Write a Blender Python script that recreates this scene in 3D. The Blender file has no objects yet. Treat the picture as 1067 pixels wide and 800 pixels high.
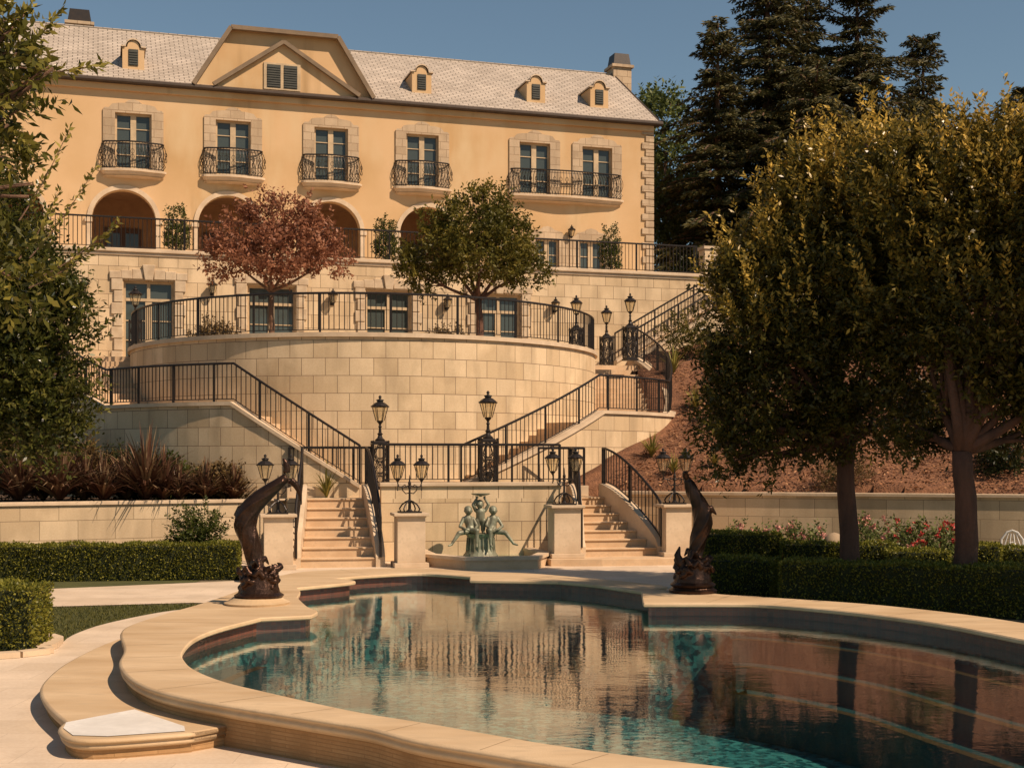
import bpy, bmesh, math, random
import numpy as np
from mathutils import Vector, Matrix
from mathutils.geometry import tessellate_polygon
random.seed(7); rng = np.random.default_rng(11)
R = math.radians; PI = math.pi
S = bpy.context.scene
COL = S.collection

# ---------------------------------------------------------------- camera, sky, sun, exposure
F, YH, CZ = 1400.0, 482.0, 2.24          # focal length in photo pixels, horizon row, eye height above the pool water
cd = bpy.data.cameras.new('camera'); cam = bpy.data.objects.new('camera', cd); COL.objects.link(cam)
cam.location = (0, 0, CZ); cam.rotation_euler = (R(90), 0, 0)
cd.sensor_width = 36; cd.lens = 36*F/1067; cd.shift_y = (YH-400)/1067; cd.clip_end = 3000; cd.clip_start = .05
S.camera = cam
SUN = Vector((.60, -.37, .76)).normalized()
w = bpy.data.worlds.new('World'); S.world = w; w.use_nodes = True
nt = w.node_tree; sky = nt.nodes.new('ShaderNodeTexSky'); sky.sky_type = 'NISHITA'; sky.sun_disc = False
sky.sun_elevation = math.asin(SUN.z); sky.sun_rotation = math.atan2(SUN.x, SUN.y)
sky.air_density = 1.0; sky.dust_density = .2; sky.ozone_density = 1.1; sky.altitude = 300
nt.nodes['Background'].inputs['Strength'].default_value = .072
tn = nt.nodes.new('ShaderNodeMix'); tn.data_type = 'RGBA'; tn.blend_type = 'MULTIPLY'; tn.inputs[0].default_value = 1; tn.inputs[7].default_value = (.98, 1.13, 1.06, 1)   # clear-air tint
nt.links.new(sky.outputs[0], tn.inputs[6]); nt.links.new(tn.outputs[2], nt.nodes['Background'].inputs['Color'])
sl = bpy.data.lights.new('sun', 'SUN'); so = bpy.data.objects.new('sun', sl); COL.objects.link(so)
sl.energy = 5.0; sl.angle = R(.55); sl.color = (1, .86, .69)
so.rotation_euler = SUN.to_track_quat('Z', 'Y').to_euler()
S.view_settings.view_transform = 'Standard'; S.view_settings.look = 'None'
S.view_settings.exposure = .17; S.view_settings.gamma = 1; S.view_settings.use_curve_mapping = False
try:
    S.view_settings.use_white_balance = True
    S.view_settings.white_balance_temperature = 7300; S.view_settings.white_balance_tint = 17
except Exception: pass

# ---------------------------------------------------------------- materials
def newmat(name):
    m = bpy.data.materials.new(name); m.use_nodes = True
    return m, m.node_tree.nodes, m.node_tree.links, m.node_tree.nodes['Principled BSDF']
def mixc(N, L, a, b, fac, mode='MIX'):
    n = N.new('ShaderNodeMix'); n.data_type = 'RGBA'; n.blend_type = mode
    for s, v in ((6, a), (7, b)):
        if isinstance(v, tuple): n.inputs[s].default_value = (*v, 1)
        else: L.new(v, n.inputs[s])
    if isinstance(fac, (int, float)): n.inputs[0].default_value = fac
    else: L.new(fac, n.inputs[0])
    return n.outputs[2]
def ramp(N, L, src, p0, p1):
    r = N.new('ShaderNodeMapRange'); r.inputs[1].default_value = p0; r.inputs[2].default_value = p1; r.clamp = True
    L.new(src, r.inputs[0]); return r.outputs[0]
def noise(N, L, scale, detail=4, coord='Object', vec=None, stretch=None):
    n = N.new('ShaderNodeTexNoise'); n.inputs['Scale'].default_value = scale; n.inputs['Detail'].default_value = detail
    if vec is None:
        t = N.new('ShaderNodeTexCoord'); vec = t.outputs[coord]
    if stretch:
        mp = N.new('ShaderNodeMapping'); mp.inputs['Scale'].default_value = stretch; L.new(vec, mp.inputs[0]); vec = mp.outputs[0]
    L.new(vec, n.inputs['Vector']); return n.outputs[0]
def bump(N, L, P, src, strength=.3, dist=.02, prev=None):
    b = N.new('ShaderNodeBump'); b.inputs['Strength'].default_value = strength; b.inputs['Distance'].default_value = dist
    L.new(src, b.inputs['Height'])
    if prev: L.new(prev, b.inputs['Normal'])
    L.new(b.outputs[0], P.inputs['Normal']); return b.outputs[0]
def plain(name, c, c2=None, rough=.7, sc=3., bs=12., bst=.2, metal=0, dist=.01, stretch=None, spec=.4):
    m, N, L, P = newmat(name); c2 = c2 or tuple(x*.7 for x in c)
    n1 = noise(N, L, sc, 6, stretch=stretch); n2 = noise(N, L, sc*7, 3, stretch=stretch)
    a = mixc(N, L, c, c2, ramp(N, L, n1, .35, .7)); a = mixc(N, L, a, tuple(x*.8 for x in c), ramp(N, L, n2, .5, .8))
    L.new(a, P.inputs['Base Color']); P.inputs['Roughness'].default_value = rough; P.inputs['Metallic'].default_value = metal
    P.inputs['Specular IOR Level'].default_value = spec
    if bst: bump(N, L, P, noise(N, L, bs, 5), bst, dist)
    return m
def masonry(name, c1, c2, mortar, bw=.6, bh=.44, ms=.006, rough=.75, off=.5, bst=.5, streak=.35, spec=.3):
    m, N, L, P = newmat(name)
    uv = N.new('ShaderNodeUVMap'); br = N.new('ShaderNodeTexBrick')
    br.offset = off; br.inputs['Scale'].default_value = 1; br.inputs['Brick Width'].default_value = bw; br.inputs['Row Height'].default_value = bh
    br.inputs['Mortar Size'].default_value = ms; br.inputs['Mortar Smooth'].default_value = .3; br.inputs['Bias'].default_value = 0
    br.inputs['Color1'].default_value = (*c1, 1); br.inputs['Color2'].default_value = (*c2, 1); br.inputs['Mortar'].default_value = (*mortar, 1)
    L.new(uv.outputs[0], br.inputs['Vector'])
    n1 = noise(N, L, .9, 6); n2 = noise(N, L, 2.2, 5, stretch=(1, 1, .22)); n3 = noise(N, L, 30, 3)
    a = mixc(N, L, br.outputs[0], tuple(x*.55 for x in c2), ramp(N, L, n2, .47, .8))
    a = mixc(N, L, br.outputs[0], a, streak*1.6 if streak < .6 else 1.)
    a = mixc(N, L, a, tuple(min(1, x*1.18) for x in c1), ramp(N, L, n1, .5, .8))
    a = mixc(N, L, a, (.9, .85, .8), ramp(N, L, n3, .3, .8), 'MULTIPLY')
    a = mixc(N, L, a, mortar, ramp(N, L, br.outputs[1], 0, 1))
    L.new(a, P.inputs['Base Color']); P.inputs['Roughness'].default_value = rough; P.inputs['Specular IOR Level'].default_value = spec
    inv = N.new('ShaderNodeMath'); inv.operation = 'SUBTRACT'; inv.inputs[0].default_value = 1; L.new(br.outputs[1], inv.inputs[1])
    b = bump(N, L, P, inv.outputs[0], bst, .012); bump(N, L, P, n3, .15, .01, b)
    return m
def leafmat(name, cols, rough=.45, trans=.3):
    m, N, L, P = newmat(name)
    at = N.new('ShaderNodeAttribute'); at.attribute_name = 'tone'
    cr = N.new('ShaderNodeValToRGB'); L.new(at.outputs['Fac'], cr.inputs[0])
    els = cr.color_ramp.elements
    for i, c in enumerate(cols):
        p = i/(len(cols)-1)
        e = els[i] if i < 2 else els.new(p)
        e.position = p; e.color = (*c, 1)
    for i, e in enumerate(sorted(els, key=lambda e: e.position)): pass
    L.new(cr.outputs[0], P.inputs['Base Color']); P.inputs['Roughness'].default_value = rough
    P.inputs['Specular IOR Level'].default_value = .22
    tr = N.new('ShaderNodeBsdfTranslucent'); L.new(cr.outputs[0], tr.inputs[0])
    mx = N.new('ShaderNodeMixShader'); mx.inputs[0].default_value = trans
    L.new(P.outputs[0], mx.inputs[1]); L.new(tr.outputs[0], mx.inputs[2])
    L.new(mx.outputs[0], N['Material Output'].inputs[0])
    return m
M = {}
def stuccomat():
    m, N, L, P = newmat('ochre_stucco')
    a = mixc(N, L, (.61, .40, .22), (.51, .32, .155), ramp(N, L, noise(N, L, .35, 6), .38, .68))
    a = mixc(N, L, a, (.60, .43, .25), ramp(N, L, noise(N, L, .9, 8, stretch=(1, 1, .35)), .5, .75))
    a = mixc(N, L, a, (.40, .25, .12), ramp(N, L, noise(N, L, 1.6, 8, stretch=(1, 1, .12)), .60, .85))
    L.new(a, P.inputs['Base Color']); P.inputs['Roughness'].default_value = .9; P.inputs['Specular IOR Level'].default_value = .2
    bump(N, L, P, noise(N, L, 40, 6), .2, .01); return m
M['stucco'] = stuccomat()
M['stone'] = masonry('cream_ashlar', (.68, .52, .335), (.53, .385, .23), (.19, .12, .07), ms=.008, streak=.42)
M['stone_low'] = masonry('planter_ashlar', (.60, .46, .30), (.46, .34, .21), (.2, .14, .08), .8, .42)
M['trim'] = plain('carved_limestone', (.56, .43, .29), (.42, .30, .19), .8, 4, 30, .3)
M['surround'] = masonry('limestone_surround', (.52, .39, .26), (.42, .305, .195), (.3, .2, .12), .5, .3, .012)
M['cap'] = plain('stone_cap', (.62, .47, .32), (.47, .34, .22), .75, 2, 25, .2)
M['step'] = plain('step_stone', (.60, .42, .26), (.50, .33, .19), .8, 2.5, 30, .2)
M['deck'] = masonry('travertine_deck', (.66, .53, .40), (.58, .455, .33), (.46, .35, .25), .9, .6, .004, .6, .5, .15, .2)
M['coping'] = plain('pool_coping_stone', (.60, .43, .26), (.44, .29, .155), .62, 1.3, 70, .3, stretch=(.5, 1.6, 1))
M['rimwall'] = masonry('pool_rim_sandstone', (.44, .265, .13), (.38, .22, .105), (.31, .18, .085), .35, .032, .004, .95, .5, .45, .5, .1)
M['joint'] = plain('grout', (.26, .17, .09), None, .9)
M['glare'] = plain('tread_glare', (.80, .76, .70), (.62, .58, .52), .4, 3, 30, .2)
M['roof'] = masonry('slate_shingles', (.50, .425, .35), (.40, .335, .27), (.15, .12, .09), .36, .20, .018, .6, .5, .9, .2, .5)
M['gutter'] = plain('dark_gutter', (.075, .05, .035), None, .6)
M['timber'] = plain('brown_bargeboard', (.22, .15, .09), None, .7)
M['iron'] = plain('black_wrought_iron', (.018, .014, .012), (.03, .02, .014), .45, 6, 30, .2, .3)
M['bronze'] = plain('dark_bronze', (.075, .038, .024), (.035, .018, .012), .36, 5, 22, .5, .75, .02)
M['verdigris'] = plain('green_bronze', (.24, .25, .18), (.13, .115, .075), .5, 7, 25, .3, .25)
M['frame'] = plain('painted_door_frame', (.55, .40, .24), None, .6)
M['louvre'] = plain('grey_green_louvre', (.06, .06, .048), None, .6)
M['soil'] = plain('bed_soil', (.12, .07, .04), (.06, .035, .02), .95, 3, 20, .8, dist=.05)
M['bark'] = plain('tree_bark', (.16, .085, .05), (.08, .045, .028), .9, 5, 22, .9, dist=.03, stretch=(1, 1, .3))
M['barkred'] = plain('red_brown_bark', (.13, .058, .035), (.06, .028, .018), .85, 5, 22, .7, dist=.03, stretch=(1, 1, .3))
M['lawn'] = plain('lawn_turf', (.085, .085, .022), (.055, .06, .018), .95, 1.5, 60, .8, dist=.03)
M['earth'] = plain('dry_ground', (.16, .12, .07), (.09, .08, .04), .95, .3, 10, .5)
M['mulch'] = plain('bark_mulch', (.24, .105, .05), (.13, .055, .027), .95, 4, 16, 1., dist=.06)
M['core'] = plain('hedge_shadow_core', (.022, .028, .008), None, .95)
M['pot'] = plain('tan_boulder', (.38, .27, .17), None, .85)
M['white'] = plain('white_painted_iron', (.75, .72, .66), None, .5)
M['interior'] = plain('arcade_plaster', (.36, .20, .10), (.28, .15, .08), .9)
M['wood'] = plain('dark_timber_door', (.10, .045, .025), None, .6)
def glassmat(name, c, rough=.08, em=None):
    m, N, L, P = newmat(name); P.inputs['Base Color'].default_value = (*c, 1); P.inputs['Roughness'].default_value = rough
    n = noise(N, L, 1.4, 2); bump(N, L, P, n, .05, .05); P.inputs['Specular IOR Level'].default_value = .4
    return m
M['pane'] = glassmat('window_glass', (.055, .068, .062))
def lampglass():
    m, N, L, P = newmat('lantern_glass'); P.inputs['Base Color'].default_value = (.75, .6, .4, 1); P.inputs['Roughness'].default_value = .15
    t = N.new('ShaderNodeBsdfTransparent'); t.inputs[0].default_value = (.97, .92, .8, 1)
    mx = N.new('ShaderNodeMixShader'); mx.inputs[0].default_value = .8
    L.new(P.outputs[0], mx.inputs[1]); L.new(t.outputs[0], mx.inputs[2]); L.new(mx.outputs[0], N['Material Output'].inputs[0]); return m
M['lglass'] = lampglass()
def watermat():
    m, N, L, P = newmat('pool_water')
    N.remove(P)
    g = N.new('ShaderNodeBsdfGlossy'); g.inputs['Roughness'].default_value = .012; g.inputs['Color'].default_value = (1, 1, 1, 1)
    t = N.new('ShaderNodeBsdfTransparent'); t.inputs[0].default_value = (.60, .88, .85, 1)
    mx = N.new('ShaderNodeMixShader')
    tc = N.new('ShaderNodeTexCoord')
    a = noise(N, L, 1.1, 2, vec=tc.outputs['Object'], stretch=(1, 1.6, 1)); b = noise(N, L, 8., 3, vec=tc.outputs['Object'], stretch=(1, 1.5, 1))
    b1 = N.new('ShaderNodeBump'); b1.inputs['Strength'].default_value = .10; b1.inputs['Distance'].default_value = .03; L.new(a, b1.inputs['Height'])
    b2 = N.new('ShaderNodeBump'); b2.inputs['Strength'].default_value = .17; b2.inputs['Distance'].default_value = .006; L.new(b, b2.inputs['Height']); L.new(b1.outputs[0], b2.inputs['Normal'])
    L.new(b2.outputs[0], g.inputs['Normal'])
    ge = N.new('ShaderNodeNewGeometry'); dt = N.new('ShaderNodeVectorMath'); dt.operation = 'DOT_PRODUCT'; L.new(b2.outputs[0], dt.inputs[0]); L.new(ge.outputs['Incoming'], dt.inputs[1])
    def mt(op, a, b=None, clamp=False):
        n = N.new('ShaderNodeMath'); n.operation = op; n.use_clamp = clamp
        for i_, v_ in ((0, a), (1, b)):
            if v_ is None: continue
            if isinstance(v_, (int, float)): n.inputs[i_].default_value = v_
            else: L.new(v_, n.inputs[i_])
        return n.outputs[0]
    f_ = mt('MULTIPLY', mt('POWER', mt('SUBTRACT', 1., mt('ABSOLUTE', dt.outputs['Value']), True), 3.4), .96); f_ = mt('ADD', f_, .04, True)   # Schlick reflectance, same from both sides
    L.new(f_, mx.inputs[0]); L.new(t.outputs[0], mx.inputs[1]); L.new(g.outputs[0], mx.inputs[2]); L.new(mx.outputs[0], N['Material Output'].inputs[0])
    return m
M['water'] = watermat()
M['tile'] = masonry('waterline_tile', (.17, .06, .038), (.085, .04, .032), (.10, .06, .045), .08, .075, .006, .25, 0, .2, .2, .6)
M['tile_blue'] = masonry('blue_band_tile', (.11, .09, .08), (.06, .06, .065), (.12, .09, .07), .08, .06, .006, .25, 0, .2, .2, .6)
def mosaic():
    m, N, L, P = newmat('pool_mosaic')
    tc = N.new('ShaderNodeTexCoord'); v = N.new('ShaderNodeTexVoronoi'); v.inputs['Scale'].default_value = 13; L.new(tc.outputs['Object'], v.inputs['Vector'])
    sc_ = N.new('ShaderNodeSeparateColor'); L.new(v.outputs['Color'], sc_.inputs[0])
    a = mixc(N, L, (.01, .07, .09), (.11, .34, .34), ramp(N, L, sc_.outputs[0], .15, .95))
    a = mixc(N, L, a, (.01, .05, .075), ramp(N, L, noise(N, L, .5, 4), .45, .7))
    L.new(a, P.inputs['Base Color']); P.inputs['Roughness'].default_value = .5; return m
M['mosaic'] = mosaic()
M['stepmosaic'] = plain('dark_step_mosaic', (.035, .10, .11), (.02, .06, .075), .6, 5)
M['terracotta'] = plain('terracotta_step_tile', (.20, .065, .03), (.14, .05, .025), .6, 6)
M['l_olive'] = leafmat('olive_leaves', [(.04, .04, .008), (.11, .095, .015), (.30, .21, .04)])
M['l_dark'] = leafmat('dark_evergreen_leaves', [(.012, .020, .006), (.03, .038, .010), (.11, .095, .022)], .4)
M['l_gold'] = leafmat('sunlit_gold_leaves', [(.020, .019, .005), (.105, .085, .016), (.72, .47, .10)], .3, .3)
M['l_dkglossy'] = leafmat('glossy_dark_leaves', [(.018, .024, .006), (.06, .065, .013), (.20, .17, .04)], .25, .25)
M['l_near'] = leafmat('glossy_near_leaves', [(.03, .035, .008), (.12, .11, .02), (.42, .33, .08)], .25, .3)
M['l_red'] = leafmat('red_plum_leaves', [(.13, .045, .025), (.32, .13, .07), (.52, .27, .15)], .5)
M['l_green'] = leafmat('mid_green_leaves', [(.025, .035, .008), (.06, .075, .014), (.15, .14, .03)])
M['l_pale'] = leafmat('pale_green_leaves', [(.06, .08, .02), (.14, .17, .05), (.28, .28, .09)])
M['l_hedge'] = leafmat('box_hedge_leaves', [(.055, .065, .010), (.16, .155, .022), (.36, .31, .055)])
M['l_conifer'] = leafmat('conifer_needles', [(.016, .022, .008), (.066, .060, .018), (.21, .16, .05)], .6, .15)
M['l_flax'] = leafmat('bronze_flax_blades', [(.05, .02, .014), (.12, .055, .032), (.34, .24, .13)], .4, .1)
M['l_grass'] = leafmat('yellow_green_blades', [(.08, .08, .02), (.24, .21, .05), (.45, .36, .09)], .5, .2)
M['l_turf'] = leafmat('turf_blades', [(.05, .055, .012), (.09, .09, .022), (.14, .125, .035)], .7, .2)
M['l_brown'] = leafmat('brownish_shrub_leaves', [(.05, .03, .012), (.14, .085, .03), (.25, .16, .06)], .6, .2)
M['l_chip'] = leafmat('mulch_chips', [(.08, .035, .018), (.24, .105, .05), (.42, .22, .11)], .9, 0)
M['petal_pink'] = leafmat('pink_petals', [(.55, .22, .18), (.7, .35, .28)], .6, .2)
M['petal_red'] = leafmat('red_petals', [(.5, .05, .05), (.7, .10, .08)], .6, .2)

# ---------------------------------------------------------------- mesh helpers
MAT = {}
def setp(o, label=None, cat=None, group=None, kind=None):
    for k, v in (('label', label), ('category', cat), ('group', group), ('kind', kind)):
        if v: o[k] = v
    return o
def thing(name, label, cat, loc=(0, 0, 0), rz=0, group=None):
    o = bpy.data.objects.new(name, None); COL.objects.link(o); o.empty_display_size = .2
    o.location = loc; o.rotation_euler = (0, 0, rz)
    o['_r'] = 1; del o['_r']
    MAT[o.name] = Matrix.Translation(Vector(loc)) @ Matrix.Rotation(rz, 4, 'Z')
    return setp(o, label, cat, group)
class MB:
    def __init__(s): s.v = []; s.f = []; s.uv = []
    def add(s, vs, fs, uvs=None):
        k = len(s.v); s.v += [tuple(p) for p in vs]
        for i, f in enumerate(fs):
            s.f.append([j+k for j in f]); s.uv.append(uvs[i] if uvs else None)
    def box(s, c, sz, rz=0, taper=1.):
        hx, hy, hz = sz[0]/2, sz[1]/2, sz[2]/2; ca, sa = math.cos(rz), math.sin(rz); vs = []
        for z, k in ((-hz, 1), (hz, taper)):
            for x, y in ((-hx, -hy), (hx, -hy), (hx, hy), (-hx, hy)):
                vs.append((c[0]+x*k*ca-y*k*sa, c[1]+x*k*sa+y*k*ca, c[2]+z))
        s.add(vs, [(3, 2, 1, 0), (4, 5, 6, 7), (0, 1, 5, 4), (1, 2, 6, 5), (2, 3, 7, 6), (3, 0, 4, 7)])
    def hexa(s, p): s.add(p, [(3, 2, 1, 0), (4, 5, 6, 7), (0, 1, 5, 4), (1, 2, 6, 5), (2, 3, 7, 6), (3, 0, 4, 7)])
    def fbox(s, fr, a0, a1, b0, b1, z0, z1):
        s.hexa([fr(a0, b0, z0), fr(a1, b0, z0), fr(a1, b1, z0), fr(a0, b1, z0), fr(a0, b0, z1), fr(a1, b0, z1), fr(a1, b1, z1), fr(a0, b1, z1)])
    def tube(s, pts, r, seg=6, cap=True):
        pts = [Vector(p) for p in pts]; n = len(pts); rs = r if isinstance(r, (list, tuple)) else [r]*n
        vs = []; up = Vector((0, 0, 1)); side = None
        for i, p in enumerate(pts):
            d = (pts[min(i+1, n-1)]-pts[max(i-1, 0)]).normalized()
            if side is None:
                side = d.cross(up) if abs(d.z) < .9 else d.cross(Vector((1, 0, 0)))
            side = (side-d*side.dot(d)).normalized(); t = d.cross(side)
            for k in range(seg):
                a = 2*PI*k/seg+PI/seg; q = p+(side*math.cos(a)+t*math.sin(a))*rs[i]; vs.append(q)
        fs = [(i*seg+k, i*seg+(k+1) % seg, (i+1)*seg+(k+1) % seg, (i+1)*seg+k) for i in range(n-1) for k in range(seg)]
        if cap: fs += [tuple(range(seg))[::-1], tuple((n-1)*seg+k for k in range(seg))]
        s.add(vs, fs)
    def lathe(s, prof, c=(0, 0, 0), seg=16, rot=0):
        vs = [(c[0]+r*math.cos(2*PI*k/seg+rot), c[1]+r*math.sin(2*PI*k/seg+rot), c[2]+z) for r, z in prof for k in range(seg)]
        n = len(prof)
        fs = [(i*seg+k, i*seg+(k+1) % seg, (i+1)*seg+(k+1) % seg, (i+1)*seg+k) for i in range(n-1) for k in range(seg)]
        fs += [tuple(range(seg))[::-1], tuple((n-1)*seg+k for k in range(seg))]
        s.add(vs, fs)
    def ball(s, c, r, seg=10):
        r = r if isinstance(r, (tuple, list)) else (r, r, r); vs = []; fs = []; n = seg//2+1
        for i in range(n):
            th = PI*i/(n-1)
            for k in range(seg):
                a = 2*PI*k/seg; vs.append((c[0]+r[0]*math.sin(th)*math.cos(a), c[1]+r[1]*math.sin(th)*math.sin(a), c[2]+r[2]*math.cos(th)))
        fs = [(i*seg+k, (i+1)*seg+k, (i+1)*seg+(k+1) % seg, i*seg+(k+1) % seg) for i in range(n-1) for k in range(seg)]
        s.add(vs, fs)
    def prism(s, poly, z0, z1):
        n = len(poly)
        if sum(poly[i][0]*poly[(i+1) % n][1]-poly[(i+1) % n][0]*poly[i][1] for i in range(n)) < 0: poly = poly[::-1]
        vs = [(p[0], p[1], z0) for p in poly]+[(p[0], p[1], z1) for p in poly]
        tr = tessellate_polygon([[Vector((p[0], p[1], 0)) for p in poly]])
        fs = []
        for t in tr:
            a, b, c = [poly[i] for i in t]
            if (b[0]-a[0])*(c[1]-a[1])-(b[1]-a[1])*(c[0]-a[0]) < 0: t = (t[0], t[2], t[1])
            fs += [tuple(i+n for i in t), (t[0], t[2], t[1])]
        dist = 0; uvs = [[(vs[i][0], vs[i][1]) for i in f] for f in fs]
        for i in range(n):
            j = (i+1) % n; d = math.dist(poly[i][:2], poly[j][:2])
            fs.append((i, j, j+n, i+n)); uvs.append([(dist, z0), (dist+d, z0), (dist+d, z1), (dist, z1)]); dist += d
        s.add(vs, fs, uvs)
    def holes(s, fn, outer, hl, b0, th):
        """flat wall with holes: fn(a,b,z)->world; reveals go from b0 to b0+th"""
        loops = [[Vector((p[0], p[1], 0)) for p in l] for l in [outer]+hl]; flat = [p for l in loops for p in l]
        tr = tessellate_polygon(loops); fs = []
        for t in tr:
            a, b, c = [flat[i] for i in t]
            if (b.x-a.x)*(c.y-a.y)-(b.y-a.y)*(c.x-a.x) < 0: t = (t[0], t[2], t[1])
            fs.append(tuple(t))
        s.add([fn(p.x, b0, p.y) for p in flat], fs, [[(flat[i].x, flat[i].y) for i in f] for f in fs])
        for l in loops:
            n = len(l); vs = [fn(p.x, b0, p.y) for p in l]+[fn(p.x, b0+th, p.y) for p in l]
            ff = [(i, (i+1) % n, (i+1) % n+n, i+n) for i in range(n)]
            s.add(vs, ff)
    def build(s, name, mat, parent=None, world=False, smooth=False, bevel=0, root=None, loc=None):
        me = bpy.data.meshes.new(name); v = s.v
        if world and parent is not None:
            r = parent
            while r.parent: r = r.parent
            inv = MAT[r.name].inverted(); v = [inv @ Vector(p) for p in v]
        if loc: v = [(p[0]-loc[0], p[1]-loc[1], p[2]-loc[2]) for p in v]
        me.from_pydata([tuple(p) for p in v], [], s.f); me.update()
        ul = me.uv_layers.new(name='UVMap'); dat = np.zeros(len(me.loops)*2, dtype=np.float32); k = 0
        for fi, p in enumerate(me.polygons):
            u = s.uv[fi]
            if u is None:
                n = p.normal
                if abs(n.z) > .75: u = [(v[i][0], v[i][1]) for i in p.vertices]
                else:
                    t = Vector((-n.y, n.x)).normalized(); u = [(v[i][0]*t.x+v[i][1]*t.y, v[i][2]) for i in p.vertices]
            for q in u: dat[k] = q[0]; dat[k+1] = q[1]; k += 2
        ul.data.foreach_set('uv', dat)
        if smooth: me.polygons.foreach_set('use_smooth', [True]*len(me.polygons))
        me.materials.append(M[mat] if isinstance(mat, str) else mat)
        o = bpy.data.objects.new(name, me); COL.objects.link(o); o.parent = parent
        if loc: o.location = loc
        if bevel:
            b = o.modifiers.new('b', 'BEVEL'); b.width = bevel; b.segments = 2; b.limit_method = 'ANGLE'
        return o
def dup(root, loc, rz=0, label=None):
    def cp(o, parent):
        c = o.copy(); COL.objects.link(c); c.parent = parent
        for ch in list(o.children): cp(ch, c)
        return c
    r = cp(root, None); r.location = loc; r.rotation_euler = (0, 0, rz)
    if label: r['label'] = label
    return r
class Fr:
    def __init__(s, o, ang): s.o = o; s.c = math.cos(ang); s.s = math.sin(ang); s.ang = ang
    def __call__(s, a, b, z): return Vector((s.o[0]+a*s.c-b*s.s, s.o[1]+a*s.s+b*s.c, z))
    def hit(s, px, py, b=0):
        r = (px-533.5)/F; a = (r*(s.o[1]+b*s.c)-s.o[0]+b*s.s)/(s.c-r*s.s)
        return a, CZ+(YH-py)*(s.o[1]+a*s.s+b*s.c)/F
def PD(x, y, D): return Vector(((x-533.5)/F*D, D, CZ+(YH-y)/F*D))
def PZ(x, y, z): return PD(x, y, (CZ-z)*F/(y-YH))
def arrmesh(name, V, Q, mat, parent=None, tone=None, root=None):
    me = bpy.data.meshes.new(name); n = len(Q); k = Q.shape[1]
    if parent is not None:
        r = parent
        while r.parent: r = r.parent
        inv = np.array(MAT[r.name].inverted()); V = V@inv[:3, :3].T+inv[:3, 3]
    me.vertices.add(len(V)); me.vertices.foreach_set('co', V.astype(np.float32).ravel())
    me.loops.add(n*k); me.loops.foreach_set('vertex_index', Q.astype(np.int32).ravel())
    me.polygons.add(n); me.polygons.foreach_set('loop_start', np.arange(0, n*k, k, dtype=np.int32)); me.polygons.foreach_set('loop_total', np.full(n, k, dtype=np.int32))
    me.update(calc_edges=True)
    if tone is not None:
        at = me.attributes.new('tone', 'FLOAT', 'FACE'); at.data.foreach_set('value', tone.astype(np.float32))
    me.materials.append(M[mat]); o = bpy.data.objects.new(name, me); COL.objects.link(o); o.parent = parent
    return o
def unit(a): return a/np.maximum(np.linalg.norm(a, axis=1, keepdims=True), 1e-6)
def leaves(name, P, A, Ln, Wd, mat, parent=None, tone=None):
    n = len(P); A = unit(A); Ln = np.broadcast_to(Ln, n)[:, None]; Wd = np.broadcast_to(Wd, n)[:, None]
    q = unit(rng.normal(size=(n, 3))); Sd = unit(np.cross(A, q)); Nn = np.cross(Sd, A)
    V = np.stack([P, P+A*Ln*.45+Sd*Wd*.5+Nn*Wd*.15, P+A*Ln, P+A*Ln*.45-Sd*Wd*.5+Nn*Wd*.15], 1).reshape(-1, 3)
    Q = np.arange(n*4).reshape(-1, 4)
    if tone is None: tone = rng.random(n)
    return arrmesh(name, V, Q, mat, parent, np.clip(tone, 0, 1))
def shoots(C, Dr, length, nl, spread=.9):
    """leaves set along twigs"""
    n = len(C); C = np.repeat(C, nl, 0); D0 = np.repeat(unit(Dr), nl, 0); L = np.repeat(np.broadcast_to(length, n), nl)[:, None]
    t = np.tile(np.linspace(0, 1, nl), n)[:, None]
    P = C+D0*L*t+rng.normal(size=C.shape)*.015
    side = unit(np.cross(D0, rng.normal(size=D0.shape))); A = unit(D0*.6+side*spread)
    return P, A, t[:, 0], np.repeat(np.arange(n), nl)
def blobpts(blobs, n, inner=.45, clump=0.):
    out = []; dr = []; vols = np.array([r[0]*r[1]*r[2] for c, r in blobs])**.75; cnt = (n*vols/vols.sum()).astype(int)+1
    for (c, r), k in zip(blobs, cnt):
        q = unit(rng.normal(size=(k, 3))); rad = (inner+(1-inner)*rng.random(k)**.6)[:, None]
        lump = 1+.12*np.sin(q[:, :1]*7+c[0]*3)+.10*np.sin(q[:, 2:]*9+c[1])+.08*np.sin(q[:, 1:2]*11)
        out.append(np.array(c)+q*np.array(r)*rad*lump); dr.append(unit(q/np.array(r)))
    P = np.concatenate(out); D = np.concatenate(dr)
    if clump:
        g = np.sin(P[:, 0]*3.1+1)*np.sin(P[:, 1]*2.7+2)+np.sin(P[:, 2]*3.7+P[:, 0]*1.3)*.8+rng.normal(size=len(P))*.3
        k = g > -1.3+clump; P = P[k]; D = D[k]
    return P, D
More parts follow.
